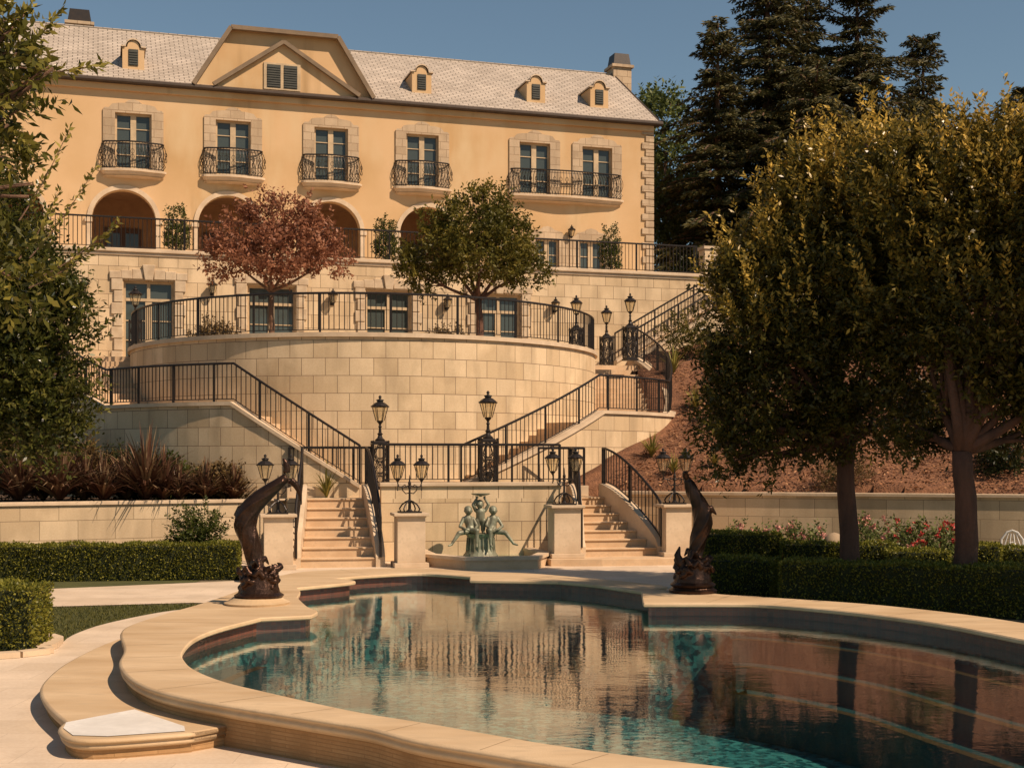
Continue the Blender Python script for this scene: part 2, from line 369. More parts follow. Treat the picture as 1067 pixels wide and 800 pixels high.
def crown(name, blobs, n, nl, length, ll, lw, mat, parent, up=.5, inner=.45, clump=0., toplit=0., sprays=0, tufts=0):
    if tufts:   # foliage gathered in tufts at branch ends, with gaps between them
        C_, CD = blobpts(blobs, tufts, .55); rr = rng.uniform(.22, .48, len(C_)); k = rng.integers(0, len(C_), n); q = unit(rng.normal(size=(n, 3)))
        P = C_[k]+q*(rr[k]*rng.random(n)**.5)[:, None]*np.array([1, 1, .75]); D = unit(CD[k]*.8+q*.6); tt = rng.random(len(C_))[k]
    else: P, D = blobpts(blobs, n, inner, clump); tt = None
    zt = max(c[2]+r[2] for c, r in blobs); zb = min(c[2]-r[2] for c, r in blobs)
    D = unit(D+np.array([0, 0, up])+rng.normal(size=D.shape)*.45)
    base = rng.random(len(P)) if tt is None else .65*tt+.35*rng.random(len(P))
    Q, A, t, idx = shoots(P, D, length*(.6+.8*rng.random(len(P))), nl)
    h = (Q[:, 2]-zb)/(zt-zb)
    tone = .55*base[idx]+.25*rng.random(len(Q))+.25*t*toplit+toplit*.5*np.clip(h-.55, 0, 1)  # tone lightens towards tips and crown top, sunlight put into the colour
    if sprays:   # long upright young shoots on the upper side, sunlight painted into their golden tone
        P2, D2 = blobpts(blobs, sprays*5, .9); k = (D2[:, 2] > -.1) & (P2[:, 2] > zb+.42*(zt-zb)); k = np.flatnonzero(k); rng.shuffle(k); k = k[:sprays*2]; P2 = P2[k]; D2 = D2[k]
        D2 = unit(D2*.5+np.array([-.15, 0, 1.1])+rng.normal(size=D2.shape)*.22)
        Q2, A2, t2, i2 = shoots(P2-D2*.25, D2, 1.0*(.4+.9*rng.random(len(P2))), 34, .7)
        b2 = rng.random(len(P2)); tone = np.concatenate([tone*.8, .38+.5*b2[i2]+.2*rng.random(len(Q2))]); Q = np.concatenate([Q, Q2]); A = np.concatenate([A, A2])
    o = leaves(name, Q, A, ll*(.7+.6*rng.random(len(Q))), lw*(.7+.6*rng.random(len(Q))), mat, parent, tone)
    return o
def limb(mb, p0, p1, r0, r1, wob=.12, n=6, seg=7):
    p0 = Vector(p0); p1 = Vector(p1); L = (p1-p0).length; pts = []; rs = []
    ox = random.uniform(-1, 1); oy = random.uniform(-1, 1)
    for i in range(n+1):
        t = i/n; k = math.sin(t*PI)*wob*L*.5
        pts.append(p0.lerp(p1, t)+Vector((ox*k, oy*k, 0))+Vector((random.uniform(-1, 1), random.uniform(-1, 1), 0))*L*.012); rs.append(r0+(r1-r0)*t)
    mb.tube(pts, rs, seg); return pts
def smoothloop(pts, step=.12, closed=True):
    """Catmull-Rom through points; a point with a third value 1 is a sharp corner"""
    out = []; n = len(pts)
    for i in range(n if closed else n-1):
        p0, p1, p2, p3 = [Vector(pts[j % n][:2]) if closed else Vector(pts[max(0, min(n-1, j))][:2]) for j in (i-1, i, i+1, i+2)]
        c1 = len(pts[i]) > 2; c2 = len(pts[(i+1) % n]) > 2
        if c1: p0 = p1-(p2-p1)*.6
        if c2: p3 = p2+(p2-p1)*.6
        k = max(2, int((p2-p1).length/step))
        for j in range(k):
            t = j/k
            out.append(.5*((2*p1)+(p2-p0)*t+(2*p0-5*p1+4*p2-p3)*t*t+(3*p1-p0-3*p2+p3)*t**3))
    if not closed: out.append(Vector(pts[-1][:2]))
    return out
def normals2(loop):
    n = len(loop); out = []
    for i in range(n):
        d = (loop[(i+1) % n]-loop[i-1]).normalized(); out.append(Vector((d.y, -d.x)))
    return out
def ringfill(mb, outer, inner, z):
    loops = [[Vector((p[0], p[1], 0)) for p in l] for l in (outer, inner)] if inner else [[Vector((p[0], p[1], 0)) for p in outer]]
    flat = [p for l in loops for p in l]; fs = []
    for t in tessellate_polygon(loops):
        a, b, c = [flat[i] for i in t]
        if (b.x-a.x)*(c.y-a.y)-(b.y-a.y)*(c.x-a.x) < 0: t = (t[0], t[2], t[1])
        fs.append(tuple(t))
    mb.add([(p.x, p.y, z) for p in flat], fs)
def skirt(mb, loop, prof):
    """prof: list of (outward offset, z) swept round a closed loop"""
    N = normals2(loop); n = len(loop); vs = []; dist = [0]
    for i in range(n): dist.append(dist[-1]+(loop[(i+1) % n]-loop[i]).length)
    for o, z in prof: vs += [(loop[i].x+N[i].x*o, loop[i].y+N[i].y*o, z) for i in range(n)]
    fs = []; uv = []
    for k in range(len(prof)-1):
        v0, v1 = prof[k][1]*1., prof[k+1][1]*1.
        for i in range(n):
            j = (i+1) % n; fs.append((k*n+i, k*n+j, (k+1)*n+j, (k+1)*n+i)); uv.append([(dist[i], v0), (dist[i+1], v0), (dist[i+1], v1), (dist[i], v1)])
    mb.add(vs, fs, uv)

# ---------------------------------------------------------------- frames
HF = Fr((-6.87, 51.0), R(17))      # house front
TF = Fr((-4.22, 44.3), R(17))      # upper terrace retaining wall
LF = Fr((-2.21, 29.0), R(12))      # landing, plinths and front steps
BC = Vector((-4.33, 40.1)); BR = 6.8
def arc(al, r, z): return Vector((BC.x-r*math.sin(R(al)), BC.y-r*math.cos(R(al)), z))
GZ = -.17

# ---------------------------------------------------------------- pool outline
def z2(x, y): p = PZ(x, y, .2); return (p.x, p.y)
IN = [z2(580, 777.5), z2(740, 798), (2.5, 8.45), (3.9, 8.5), (5.4, 9.5), (6.3, 11.3), (6.5, 13.4), z2(1067, 665.5), z2(987, 650), z2(925, 641), z2(862, 634), z2(800, 629), z2(750, 628),
      (*z2(673, 628), 1), (*z2(671, 615.5), 1), z2(625, 609), (*z2(583, 605), 1), (*z2(492, 603.5), 1), (*z2(492, 600), 1), z2(440, 596.7), z2(380, 599.3), (*z2(346, 602.5), 1),
      (-2.78, 23.3), (-2.84, 22.9), (*z2(307, 612), 1), (-3.4, 21.3), (*z2(307, 622), 1), (-2.95, 19.1), (-2.72, 18.5), (*z2(322, 640.5), 1), (*z2(270, 643), 1),
      z2(225, 654.5), z2(199, 665), z2(186, 678.5), z2(187.5, 687.5), z2(199.5, 698), z2(229, 710), z2(280, 722.5), z2(364, 741), z2(449, 755)]
OUT = [z2(580, 794), z2(640, 803), (2., 7.9), (4., 7.6), (6., 8.7), (7.1, 11), (7.3, 13.6), z2(1067, 649), z2(925, 631), z2(800, 622), z2(752, 619), (3.0, 21.2), (*z2(678, 613.5), 1),
       (2.5, 22.4), z2(600, 601), z2(550, 597), z2(492, 595), z2(440, 591.5), z2(380, 592.5), (-3.9, 25.2), (-4.3, 23.5), (-4.35, 21.5), (-4.5, 19.5), (-4.7, 18), (-4.75, 16.5), z2(132, 676), z2(127, 690),
       z2(136, 704), z2(158, 716), z2(197, 726), z2(239, 733.5), z2(280, 740), z2(340, 749.5), z2(380, 756), z2(402, 761.5), z2(437, 770.5), z2(500, 781)]
inner = smoothloop(IN, .1); outer = smoothloop(OUT, .12)

# ---------------------------------------------------------------- ground, deck, lawn, path
mb = MB(); ringfill(mb, [Vector(p) for p in ((-1500, -1500), (1500, -1500), (1500, 2500), (-1500, 2500))], [Vector((p.x*.97+.03*1, p.y*.985+.2)) for p in outer], GZ-.012)
setp(mb.build('ground', 'earth'), kind='structure')
def sheet(name, poly, z, mat, hole=None):
    mb = MB(); ringfill(mb, poly, hole, z); return setp(mb.build(name, mat), kind='structure')
def zg(x, y, z=GZ): p = PZ(x, y, z); return (p.x, p.y)
# deck edge against the lawn, from the photo's left curve
edge = smoothloop([(-4.6, 22.6), zg(245, 631), zg(180, 635.5), zg(112, 648.7), zg(76, 661), zg(62, 670.6), zg(40, 676), (-6.9, 15.8), (-9, 14.8), (-14, 14.2)], .3, False)
dk = [Vector(p) for p in ((-14, -3), (12, -3), (12, 12.), (9.0, 15.5), (7.2, 19.6), (4.6, 22.0), (3.2, 23.4), (5.5, 27.5), (5.5, 30), (-5.6, 28.3), (-5.2, 24))]+edge
sheet('pool_deck', dk, GZ-.004, 'deck', [Vector((p.x*.97+.03, p.y*.985+.2)) for p in outer])
lawn = [Vector(p) for p in ((-4.7, 22.5), (-5.5, 23.0), (-9, 22.0), (-22, 20.6), (-22, 14))]+edge[::-1][:-1]
sheet('lawn', lawn, GZ-.008, 'lawn')
path = [Vector(p) for p in ((-4.4, 22.9), (-5.5, 23.15), (-9, 22.15), (-22, 20.75), (-22, 24.0), (-9.0, 25.6), (-6.6, 26.9), (-5.4, 27.6), (-4.6, 27.4))]
sheet('garden_path', path, GZ+.002, 'deck')
sheet('lawn_strip', [Vector(p) for p in ((-22, 24.05), (-9, 25.66), (-6.4, 27.0), (-6.4, 28.4), (-22, 27.6))], GZ-.006, 'lawn')
P = []
for _ in range(3):
    q = rng.random((60000, 2))*np.array([17, 12])+np.array([-21, 14]); P.append(q)
P = np.concatenate(P)
def inpoly(P, poly):
    x, y = P[:, 0], P[:, 1]; ins = np.zeros(len(P), bool); n = len(poly)
    for i in range(n):
        a, b = poly[i], poly[i-1]
        c = ((a[1] > y) != (b[1] > y)); xi = (b[0]-a[0])*(y-a[1])/((b[1]-a[1]) or 1e-9)+a[0]; ins ^= c & (x < xi)
    return ins
k = inpoly(P, lawn) & (P[:, 0] > -13); P = P[k]; P3 = np.c_[P, np.full(len(P), GZ-.01)]
o = leaves('grass', P3, np.c_[rng.normal(size=(len(P), 2))*.35, np.ones(len(P))], .045, .012, 'l_turf'); setp(o, 'short olive green mown grass of the lawn', 'grass', kind='stuff')
# curb round the near hedge
mb = MB(); cb = [Vector(p) for p in smoothloop([(-15, 15.2), (-9, 15.6), zg(20, 684), zg(45, 678), zg(56, 672), zg(52, 666), (-7.6, 19.4)], .2, False)]
for i in range(len(cb)-1):
    d = (cb[i+1]-cb[i]).normalized(); n = Vector((-d.y, d.x))*.09
    a, b = cb[i], cb[i+1]
    mb.hexa([(a.x-n.x, a.y-n.y, GZ), (b.x-n.x, b.y-n.y, GZ), (b.x+n.x, b.y+n.y, GZ), (a.x+n.x, a.y+n.y, GZ), (a.x-n.x, a.y-n.y, GZ+.07), (b.x-n.x, b.y-n.y, GZ+.07), (b.x+n.x, b.y+n.y, GZ+.07), (a.x+n.x, a.y+n.y, GZ+.07)])
setp(mb.build('stone_curb', 'cap'), 'low curved stone curb in front of the near left hedge', 'curb')

# hillside behind the retaining walls
nx, ny = 190, 150; xs = np.concatenate([np.linspace(-150, -20, 25), np.linspace(-19.5, 24, 140), np.linspace(26, 150, 25)]); ys = np.concatenate([np.linspace(26.8, 60, 120), np.linspace(62, 230, 30)])
X, Y = np.meshgrid(xs, ys); 
wallr = 32.3-(X-3.6)*.382; Z = 1.46+np.clip(Y-wallr, 0, 100)*.36
Z += .06*np.sin(X*1.7+Y*.6)+.05*np.sin(Y*2.1-X*.8)
Zl = 1.40+np.clip(Y-31.5, 0, 100)*.33
Z = np.where(X < -4.3, Zl, Z)
d = np.hypot(X-BC.x, Y-BC.y)
Z = np.where((d < 8.3) | ((X > -13) & (X < .6) & (Y < 46)), np.minimum(Z, 1.25), Z)
usb = -(X-3.9)*math.sin(R(20))+(Y-44.9)*math.cos(R(20))
Z = np.where(((X > -15) & (X < 4.1) & (Y > 42.6)) | ((usb > -.95) & (X > 0) & (X < 12)), np.minimum(Z, 4.6), Z)
Z = np.where((X < 2.2) & (Y < 33.4) & (X > -4), -0.6, Z)
Z = np.where((X < -4.0) & (Y < 31.2), -1, Z); Z = np.where(Y < wallr+.15, np.minimum(Z, -1.), Z)
bk = Y-(44.3+(X+4.22)*.306)
Z = np.where((bk > 0) & (X < 11), np.minimum(Z, 8.3), Z); Z = np.minimum(Z, 9.5)
V = np.stack([X, Y, Z], 2).reshape(-1, 3); nxx = len(xs); i, j = np.meshgrid(np.arange(len(ys)-1), np.arange(nxx-1), indexing='ij')
Q = np.stack([i*nxx+j, i*nxx+j+1, (i+1)*nxx+j+1, (i+1)*nxx+j], -1).reshape(-1, 4)
setp(arrmesh('hillside', V, Q, 'mulch'), kind='structure')
def hz(x, y):
    a = min(range(len(xs)), key=lambda k: abs(xs[k]-x)); b = min(range(len(ys)), key=lambda k: abs(ys[k]-y)); return float(Z[b, a])
n = 42000; px = rng.uniform(1.5, 15, n); py = rng.uniform(27, 46, n); ii = np.clip(np.searchsorted(xs, px), 1, len(xs)-1); jj = np.clip(np.searchsorted(ys, py), 1, len(ys)-1)
pz = np.maximum(Z[jj, ii], Z[jj-1, ii-1])-.03; zlo = Z[jj-1, ii-1]; ok = (pz > 1.3) & (zlo > 1.3) & (np.hypot(px-BC.x, py-BC.y) > 9.3) & ((px > 6) | (py < 42))
P3 = np.c_[px, py, pz][ok]; A = unit(rng.normal(size=P3.shape)*np.array([1, 1, .35])+np.array([0, 0, .12]))
setp(leaves('mulch', P3, A, rng.uniform(.06, .16, len(P3)), .035, 'l_chip'), 'reddish brown bark mulch chips covering the slope', 'mulch', kind='stuff')
# planting bed on the left
sheet('planting_bed', [Vector(p) for p in ((-24, 22.5), (-10.9, 28.4), (-6.2, 31.1), (-5.2, 31.3), (-4.4, 31.9), (-6.6, 32.2), (-9, 33.2), (-11, 35), (-13, 37), (-24, 37))], 1.36, 'soil')

# ---------------------------------------------------------------- pool
pool = thing('swimming_pool', 'curved swimming pool with raised stone rim and blue green water', 'pool', (1.3, 15, GZ))
mb = MB(); ringfill(mb, outer, inner, .2)
mb.build('coping', 'coping', pool, True)
mb = MB(); skirt(mb, outer, [(0, .2), (.022, .192), (.03, .178), (.022, .163), (0, .158), (-.006, .15), (.0, .142), (.012, .128), (.014, .112), (.0, .094), (-.03, .078), (-.04, .07)])
mb.build('rim_moulding', 'coping', pool, True, smooth=True)
mb = MB(); skirt(mb, outer, [(-.04, .07), (-.04, -.4)]); mb.build('rim_wall', 'rimwall', pool, True)
mb = MB(); skirt(mb, inner, [(.06, .14), (-.03, .14), (-.045, .155), (-.045, .185), (-.03, .2), (0, .2)]); mb.build('rim_lip', 'coping', pool, True)
inner_n = normals2(inner)
mb = MB(); skirt(mb, inner, [(.06, .141), (.06, -.02)]); mb.build('waterline_tiles', 'tile', pool, True)
mb = MB(); skirt(mb, inner, [(.0605, -.02), (.06, -.12)]); mb.build('lower_tiles', 'tile_blue', pool, True)
mb = MB(); skirt(mb, inner, [(.061, -.12), (.061, -1.5)]); ringfill(mb, [inner[i]+inner_n[i]*.061 for i in range(len(inner))], None, -1.5); mb.build('basin', 'mosaic', pool, True)
mb = MB(); acc = 0; nxt = .5
for i in range(len(inner)-1):
    acc += (inner[i+1]-inner[i]).length
    if acc > nxt:
        nxt += .95; a = inner[i]; j = min(range(len(outer)), key=lambda k: (outer[k]-a-inner_n[i]*.4).length); b = outer[j]
        if (b-a).length > 1.6: continue
        d = (b-a).normalized(); n_ = Vector((-d.y, d.x))*.0035
        mb = MB(); mb.add([(*(a-n_), .2012), (*(b-n_), .2012), (*(b+n_), .2012), (*(a+n_), .2012)], [(0, 1, 2, 3)]); mb.build('coping_joint', 'joint', pool, True)
# submerged steps
def arcsteps(seg, offs, name):
    pts = [inner[i % len(inner)] for i in seg]; nn = [inner_n[i % len(inner)] for i in seg]
    for k, (o0, o1, z) in enumerate(offs):
        mb = MB(); m2 = MB()
        for i in range(len(pts)-1):
            a0, a1 = pts[i]+nn[i]*(-o0+.06), pts[i]-nn[i]*o1; b0, b1 = pts[i+1]+nn[i+1]*(-o0+.06), pts[i+1]-nn[i+1]*o1
            mb.add([(*a0, z), (*b0, z), (*b1, z), (*a1, z), (*a1, -1.49), (*b1, -1.49)], [(0, 3, 2, 1), (3, 4, 5, 2)])
            c0, c1 = pts[i]-nn[i]*(o1-.13), pts[i+1]-nn[i+1]*(o1-.13)
            m2.add([(*c0, z+.004), (*c1, z+.004), (*b1, z+.004), (*a1, z+.004)], [(0, 3, 2, 1)])
        st = mb.build(name, 'stepmosaic', pool, True); m2.build('edge_tiles', 'terracotta', st, True)
L = len(inner)
def near(pt): return min(range(L), key=lambda i: (inner[i]-Vector(pt)).length)
a, b = near((6.0, 10.5)), near(z2(760, 628)); arcsteps(range(a, b+1) if a < b else range(a, b+L+1), [(0, .45, -.28), (.45, .9, -.6), (.9, 1.35, -.9)], 'submerged_step')
a, b = near(z2(250, 648)), near(z2(364, 741)); arcsteps(range(a, b+1) if a < b else range(a, b+L+1), [(0, .4, -.35), (.4, .8, -.7)], 'submerged_bench')
mb = MB(); ringfill(mb, [inner[i]+inner_n[i]*.058 for i in range(L)], None, 0.0); setp(mb.build('pool_water', 'water'), kind='structure')
# lower bench step at the left, level z = 0
st = thing('pool_side_step', 'broad curved stone step below the pool rim at the left', 'step', (*zg(100, 745, 0), GZ))
sp = [zg(200, 762, .0), zg(194, 763, 0), zg(112, 769, 0), zg(76, 768, 0), zg(64, 759, 0), (*zg(71, 751, 0), 1), zg(53, 735, 0), zg(45, 721, 0), zg(50, 708, 0), (-4.98, 15.2), (-5.0, 17), (-4.7, 18.2)]
sc = smoothloop(sp, .08, False); stepLoop = sc+[Vector((-4.3, 17)), Vector((-3.6, 14)), Vector((-2.9, 12.2)), Vector((-2.3, 11.6))]
stepLoop = stepLoop[::-1] if sum(stepLoop[i].x*stepLoop[(i+1) % len(stepLoop)].y-stepLoop[(i+1) % len(stepLoop)].x*stepLoop[i].y for i in range(len(stepLoop))) < 0 else stepLoop
mb = MB(); ringfill(mb, stepLoop, None, 0.0); mb.build('tread', 'coping', st, True)
mb = MB(); skirt(mb, stepLoop, [(0, .0), (.022, -.008), (.03, -.024), (.022, -.038), (0, -.043), (.0, -.055), (.012, -.068), (0, -.09), (-.03, -.1)]); mb.build('nosing', 'coping', st, True, smooth=True)
mb = MB(); skirt(mb, stepLoop, [(-.03, -.1), (-.03, -.2)]); mb.build('riser', 'rimwall', st, True)
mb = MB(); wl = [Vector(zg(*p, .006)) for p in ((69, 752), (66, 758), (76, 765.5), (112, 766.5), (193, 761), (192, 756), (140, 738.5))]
ringfill(mb, smoothloop([(p.x, p.y, 1) for p in wl], .2), None, .006); mb.build('glare_patch', 'glare', st, True)  # whiter sheet paints the bright reflection on the tread into its colour

# ---------------------------------------------------------------- railings
def along(path, step):
    pts = [Vector(p) for p in path]; out = []; acc = 0; nxt = 0
    for i in range(len(pts)-1):
        a, b = pts[i], pts[i+1]; l = (Vector((b.x, b.y))-Vector((a.x, a.y))).length or 1e-6
        while nxt <= acc+l+1e-6:
            out.append(a.lerp(b, (nxt-acc)/l)); nxt += step
        acc += l
    return out
def railing(label, path, h=.95, sp=.125, post=1.5, group='black iron railings of the terraces', r=.014, name='iron_railing', low=.07):
    path = [Vector(p) for p in path]; t = thing(name, label, 'railing', tuple(path[len(path)//2]), 0, group)
    up = Vector((0, 0, 1))
    mb = MB(); mb.tube([p+up*h for p in path], .03, 6); mb.build('top_rail', 'iron', t, True)
    mb = MB(); mb.tube([p+up*low for p in path], .014, 4); mb.build('bottom_rail', 'iron', t, True)
    mb = MB()
    for p in along(path, sp): mb.tube([p+up*low, p+up*h], r, 4, False)
    mb.build('balusters', 'iron', t, True)
    for p in along(path, post)+[path[-1]]:
        mb = MB(); mb.tube([p-up*.01, p+up*(h+.01)], .037, 4); mb.build('post', 'iron', t, True)
    return t

# ---------------------------------------------------------------- lanterns
def lantern(parent, c, s=1., mb_name='lantern'):
    x, y, z = c; m = MB()
    m.lathe([(.025*s, -.10*s), (.04*s, -.07*s), (.075*s, -.03*s), (.085*s, 0)], c, 8)
    n = 6; rb, rt, h = .10*s, .19*s, .32*s
    for k in range(n):
        a = 2*PI*k/n; m.tube([(x+rb*math.cos(a), y+rb*math.sin(a), z), (x+rt*math.cos(a), y+rt*math.sin(a), z+h)], .011*s, 4)
    m.lathe([(.205*s, h), (.225*s, h+.012*s), (.225*s, h+.03*s), (.2*s, h+.035*s)], c, n, 0)
    o = m.build(mb_name, 'iron', parent)
    g = MB(); g.lathe([(rb*.93, .005*s), (rt*.93, h-.005)], c, n, 0); g.build('glass', 'lglass', o)
    rf = MB(); rf.lathe([(.21*s, h+.033*s), (.17*s, h+.07*s), (.115*s, h+.11*s), (.075*s, h+.125*s), (.075*s, h+.15*s), (.095*s, h+.16*s), (.09*s, h+.18*s), (.03*s, h+.2*s), (.02*s, h+.215*s), (.04*s, h+.235*s), (.035*s, h+.26*s), (.008*s, h+.29*s)], c, 12)
    rf.build('lantern_roof', 'iron', o); return o
def lamp_post(label):
    t = thing('lamp_post', label, 'lamp post', (0, 0, 0), 0, 'black iron lamp posts on openwork pedestals')
    m = MB(); w = .19
    m.box((0, 0, .03), (.46, .46, .06)); m.box((0, 0, .09), (.40, .40, .06)); m.box((0, 0, 1.15), (.44, .44, .04)); m.box((0, 0, 1.2), (.36, .36, .05), 0, .7)
    for sx in (-1, 1):
        for sy in (-1, 1): m.tube([(sx*w, sy*w, .1), (sx*w, sy*w, 1.14)], .028, 6); m.ball((sx*w, sy*w, 1.2), .035, 6)
    for ax in range(4):
        ca, sa = math.cos(ax*PI/2), math.sin(ax*PI/2)
        def q(u, z, o=0): return (u*ca-(w+o)*sa, u*sa+(w+o)*ca, z)
        for zc, rr, dz in ((.26, .085, 1.2), (.55, .11, 1.5), (.92, .12, 1.3), (.74, .05, 1), (.38, .05, 1), (1.08, .045, 1)):
            m.tube([q(rr*math.cos(k*PI/6), zc+rr*dz*math.sin(k*PI/6)) for k in range(13)], .012, 4, False)
        for sg in (-1, 1):
            m.tube([q(sg*(.02+.13*abs(math.sin(k*PI/8))), .12+1.0*k/16) for k in range(17)], .013, 4, False)
            m.tube([q(sg*.14, .12), q(sg*.09, .3), q(sg*.15, .5), q(sg*.06, .7), q(sg*.15, .9), q(sg*.08, 1.12)], .011, 4, False)
        m.tube([q(0, .1), q(0, 1.13)], .013, 4, False)
    m.build('pedestal', 'iron', t)
    m = MB(); m.lathe([(.12, 1.22), (.13, 1.25), (.07, 1.3), (.05, 1.36), (.075, 1.4), (.04, 1.43), (.032, 1.55), (.05, 1.58), (.028, 1.61), (.03, 1.64)], (0, 0, 0), 10); m.build('stem', 'iron', t)
    lantern(t, (0, 0, 1.73), 1.05)
    return t
lp0 = lamp_post('lamp post on the pool landing behind the left candelabra, in front of the round wall')
lp0.location = PD(396, 514, 32.1).xy.to_3d()+Vector((0, 0, 1.6)); lp0.rotation_euler = (0, 0, R(12))
p = PD(508.5, 514, 32.3); q_ = dup(lp0, (p.x, p.y, 1.6), R(12), 'lamp post on the pool landing near the foot of the right curved stair')
for px, D, z, lb in ((600.5, 41.6, 5.34, 'lamp post just behind the right end of the round terrace railing'), (632, 44.3, 5.34, 'middle lamp post at the top of the right curved steps, lowest of the three'),
                     (656.6, 41.6, 5.40, 'lamp post on a small stone block at the right edge of the curved steps'), (141, 39.4, 5.34, 'lamp post in front of the leftmost lower door')):
    p = PD(px, 400, D); q_ = dup(lp0, (p.x, p.y, z), R(17), lb); q_.scale = (.88, .88, .88)
lp0.scale = (.95,)*3
def candelabra(label):
    t = thing('twin_lantern_candelabra', label, 'lantern', (0, 0, 0), 0, 'twin lantern candelabra on the stone plinths')
    m = MB(); m.box((0, 0, .02), (.5, .5, .04)); m.lathe([(.1, .04), (.06, .07), (.04, .1), (.04, .2)], (0, 0, 0), 8)
    for k in range(4):
        a = k*PI/2+PI/4; m.tube([(.26*math.cos(a), .26*math.sin(a), .04), (.29*math.cos(a), .29*math.sin(a), .1), (.22*math.cos(a), .22*math.sin(a), .2), (.1*math.cos(a), .1*math.sin(a), .28), (.03*math.cos(a), .03*math.sin(a), .3)], .02, 5)
    m.build('foot', 'iron', t)
    m = MB(); m.lathe([(.035, .2), (.05, .3), (.03, .34), (.026, .6), (.05, .64), (.03, .68), (.045, .74), (.02, .8), (.012, .92), (.002, .96)], (0, 0, 0), 8); m.build('stem', 'iron', t)
    for sg in (-1, 1):
        m = MB(); m.tube([(sg*.02, 0, .5), (sg*.1, 0, .48), (sg*.18, 0, .56), (sg*.2, 0, .66), (sg*.12, 0, .7), (sg*.08, 0, .64)], .014, 5)
        m.tube([(sg*.02, 0, .68), (sg*.15, 0, .64), (sg*.28, 0, .66), (sg*.31, 0, .74), (sg*.31, 0, .8)], .016, 5); m.tube([(sg*.31, 0, .58), (sg*.31, 0, .7)], .012, 4); m.ball((sg*.31, 0, .57), .02, 6)
        m.build('arm', 'iron', t); lantern(t, (sg*.31, 0, .87), .98)
    return t
# ---------------------------------------------------------------- plinths, steps, landing
pl_a = (-2.80, 0.0, 3.44, 6.0)
names = ['stone plinth behind the left dolphin statue', 'stone plinth left of the fountain at the foot of the left steps', 'stone plinth right of the fountain', 'stone plinth partly hidden by the right dolphin statue']
clab = ['candelabra with two lanterns behind the left dolphin statue', 'candelabra with two lanterns left of the fountain', 'candelabra with two lanterns right of the fountain', 'candelabra with two lanterns behind the right dolphin statue']
cand0 = None; plinth0 = None
for i, a in enumerate(pl_a):
    zb = 0.0 if i < 2 else .15; p = LF(a, .0, zb); zt = 1.19 if i < 2 else 1.24
    if plinth0 is None:
        t = plinth0 = thing('stone_plinth', names[i], 'plinth', tuple(p), R(12), 'stone plinths carrying candelabra')
        m = MB(); m.box((0, 0, .05), (.74, .74, .1)); m.build('base', 'cap', t, bevel=.01)
        m = MB(); m.box((0, 0, .585), (.60, .60, .97)); m.build('shaft', 'cap', t, bevel=.006)
        m = MB(); m.box((0, 0, 1.085), (.64, .64, .03)); m.box((0, 0, 1.13), (.76, .76, .06)); m.build('cap', 'cap', t, bevel=.008)
    else: t = dup(plinth0, tuple(p), R(12), names[i])
    if cand0 is None: c = cand0 = candelabra(clab[0])
    else: c = dup(cand0, (0, 0, 0), 0, clab[i])
    c.location = tuple(p+Vector((0, 0, 1.161))); c.rotation_euler = (0, 0, R((8, 20, 15, 10)[i])); c.scale = (.86, .86, .86)
# paved platform in front of the steps
setp((lambda m: (m.prism([LF(-3.6, -1.2, 0)[:2], (-3.9, 25.9), (-2.7, 26.1), (.4, 26), (2.0, 24.2), (3.2, 24.2), LF(8, -2.2, 0)[:2], LF(8.0, 3, 0)[:2], LF(-3.6, 3, 0)[:2]], GZ-.1, 0.), m.build('paved_platform', 'deck'))[1])(MB()), kind='structure')
t = thing('landing_wall', 'stone wall of the pool landing behind the bronze fountain', 'wall', tuple(LF(1.7, 1.7, 0)), R(12))
m = MB(); m.prism([LF(*q, 0)[:2] for q in ((-2.5, 2.35), (-.42, 2.35), (-.42, 1.7), (3.80, 1.7), (3.80, 2.35), (4.85, 2.35), (4.85, 3.4), (4.4, 4.0), (-1.9, 5.2), (-2.5, 4.5))], -.3, 1.42); m.build('wall', 'stone', t, True)
m = MB(); m.fbox(LF, -.42, 3.80, 1.7, 1.95, 1.42, 1.70); m.build('parapet', 'stone', t, True)
m = MB(); m.fbox(LF, -.46, 3.84, 1.64, 2.0, 1.70, 1.79); m.build('cap', 'cap', t, True, bevel=.012)
m = MB(); m.fbox(LF, -2.48, -.4, 3.05, 3.3, 1.42, 1.68); m.fbox(LF, 3.5, 4.83, 3.05, 3.3, 1.42, 1.68); m.build('back_curb', 'cap', t, True, bevel=.01)
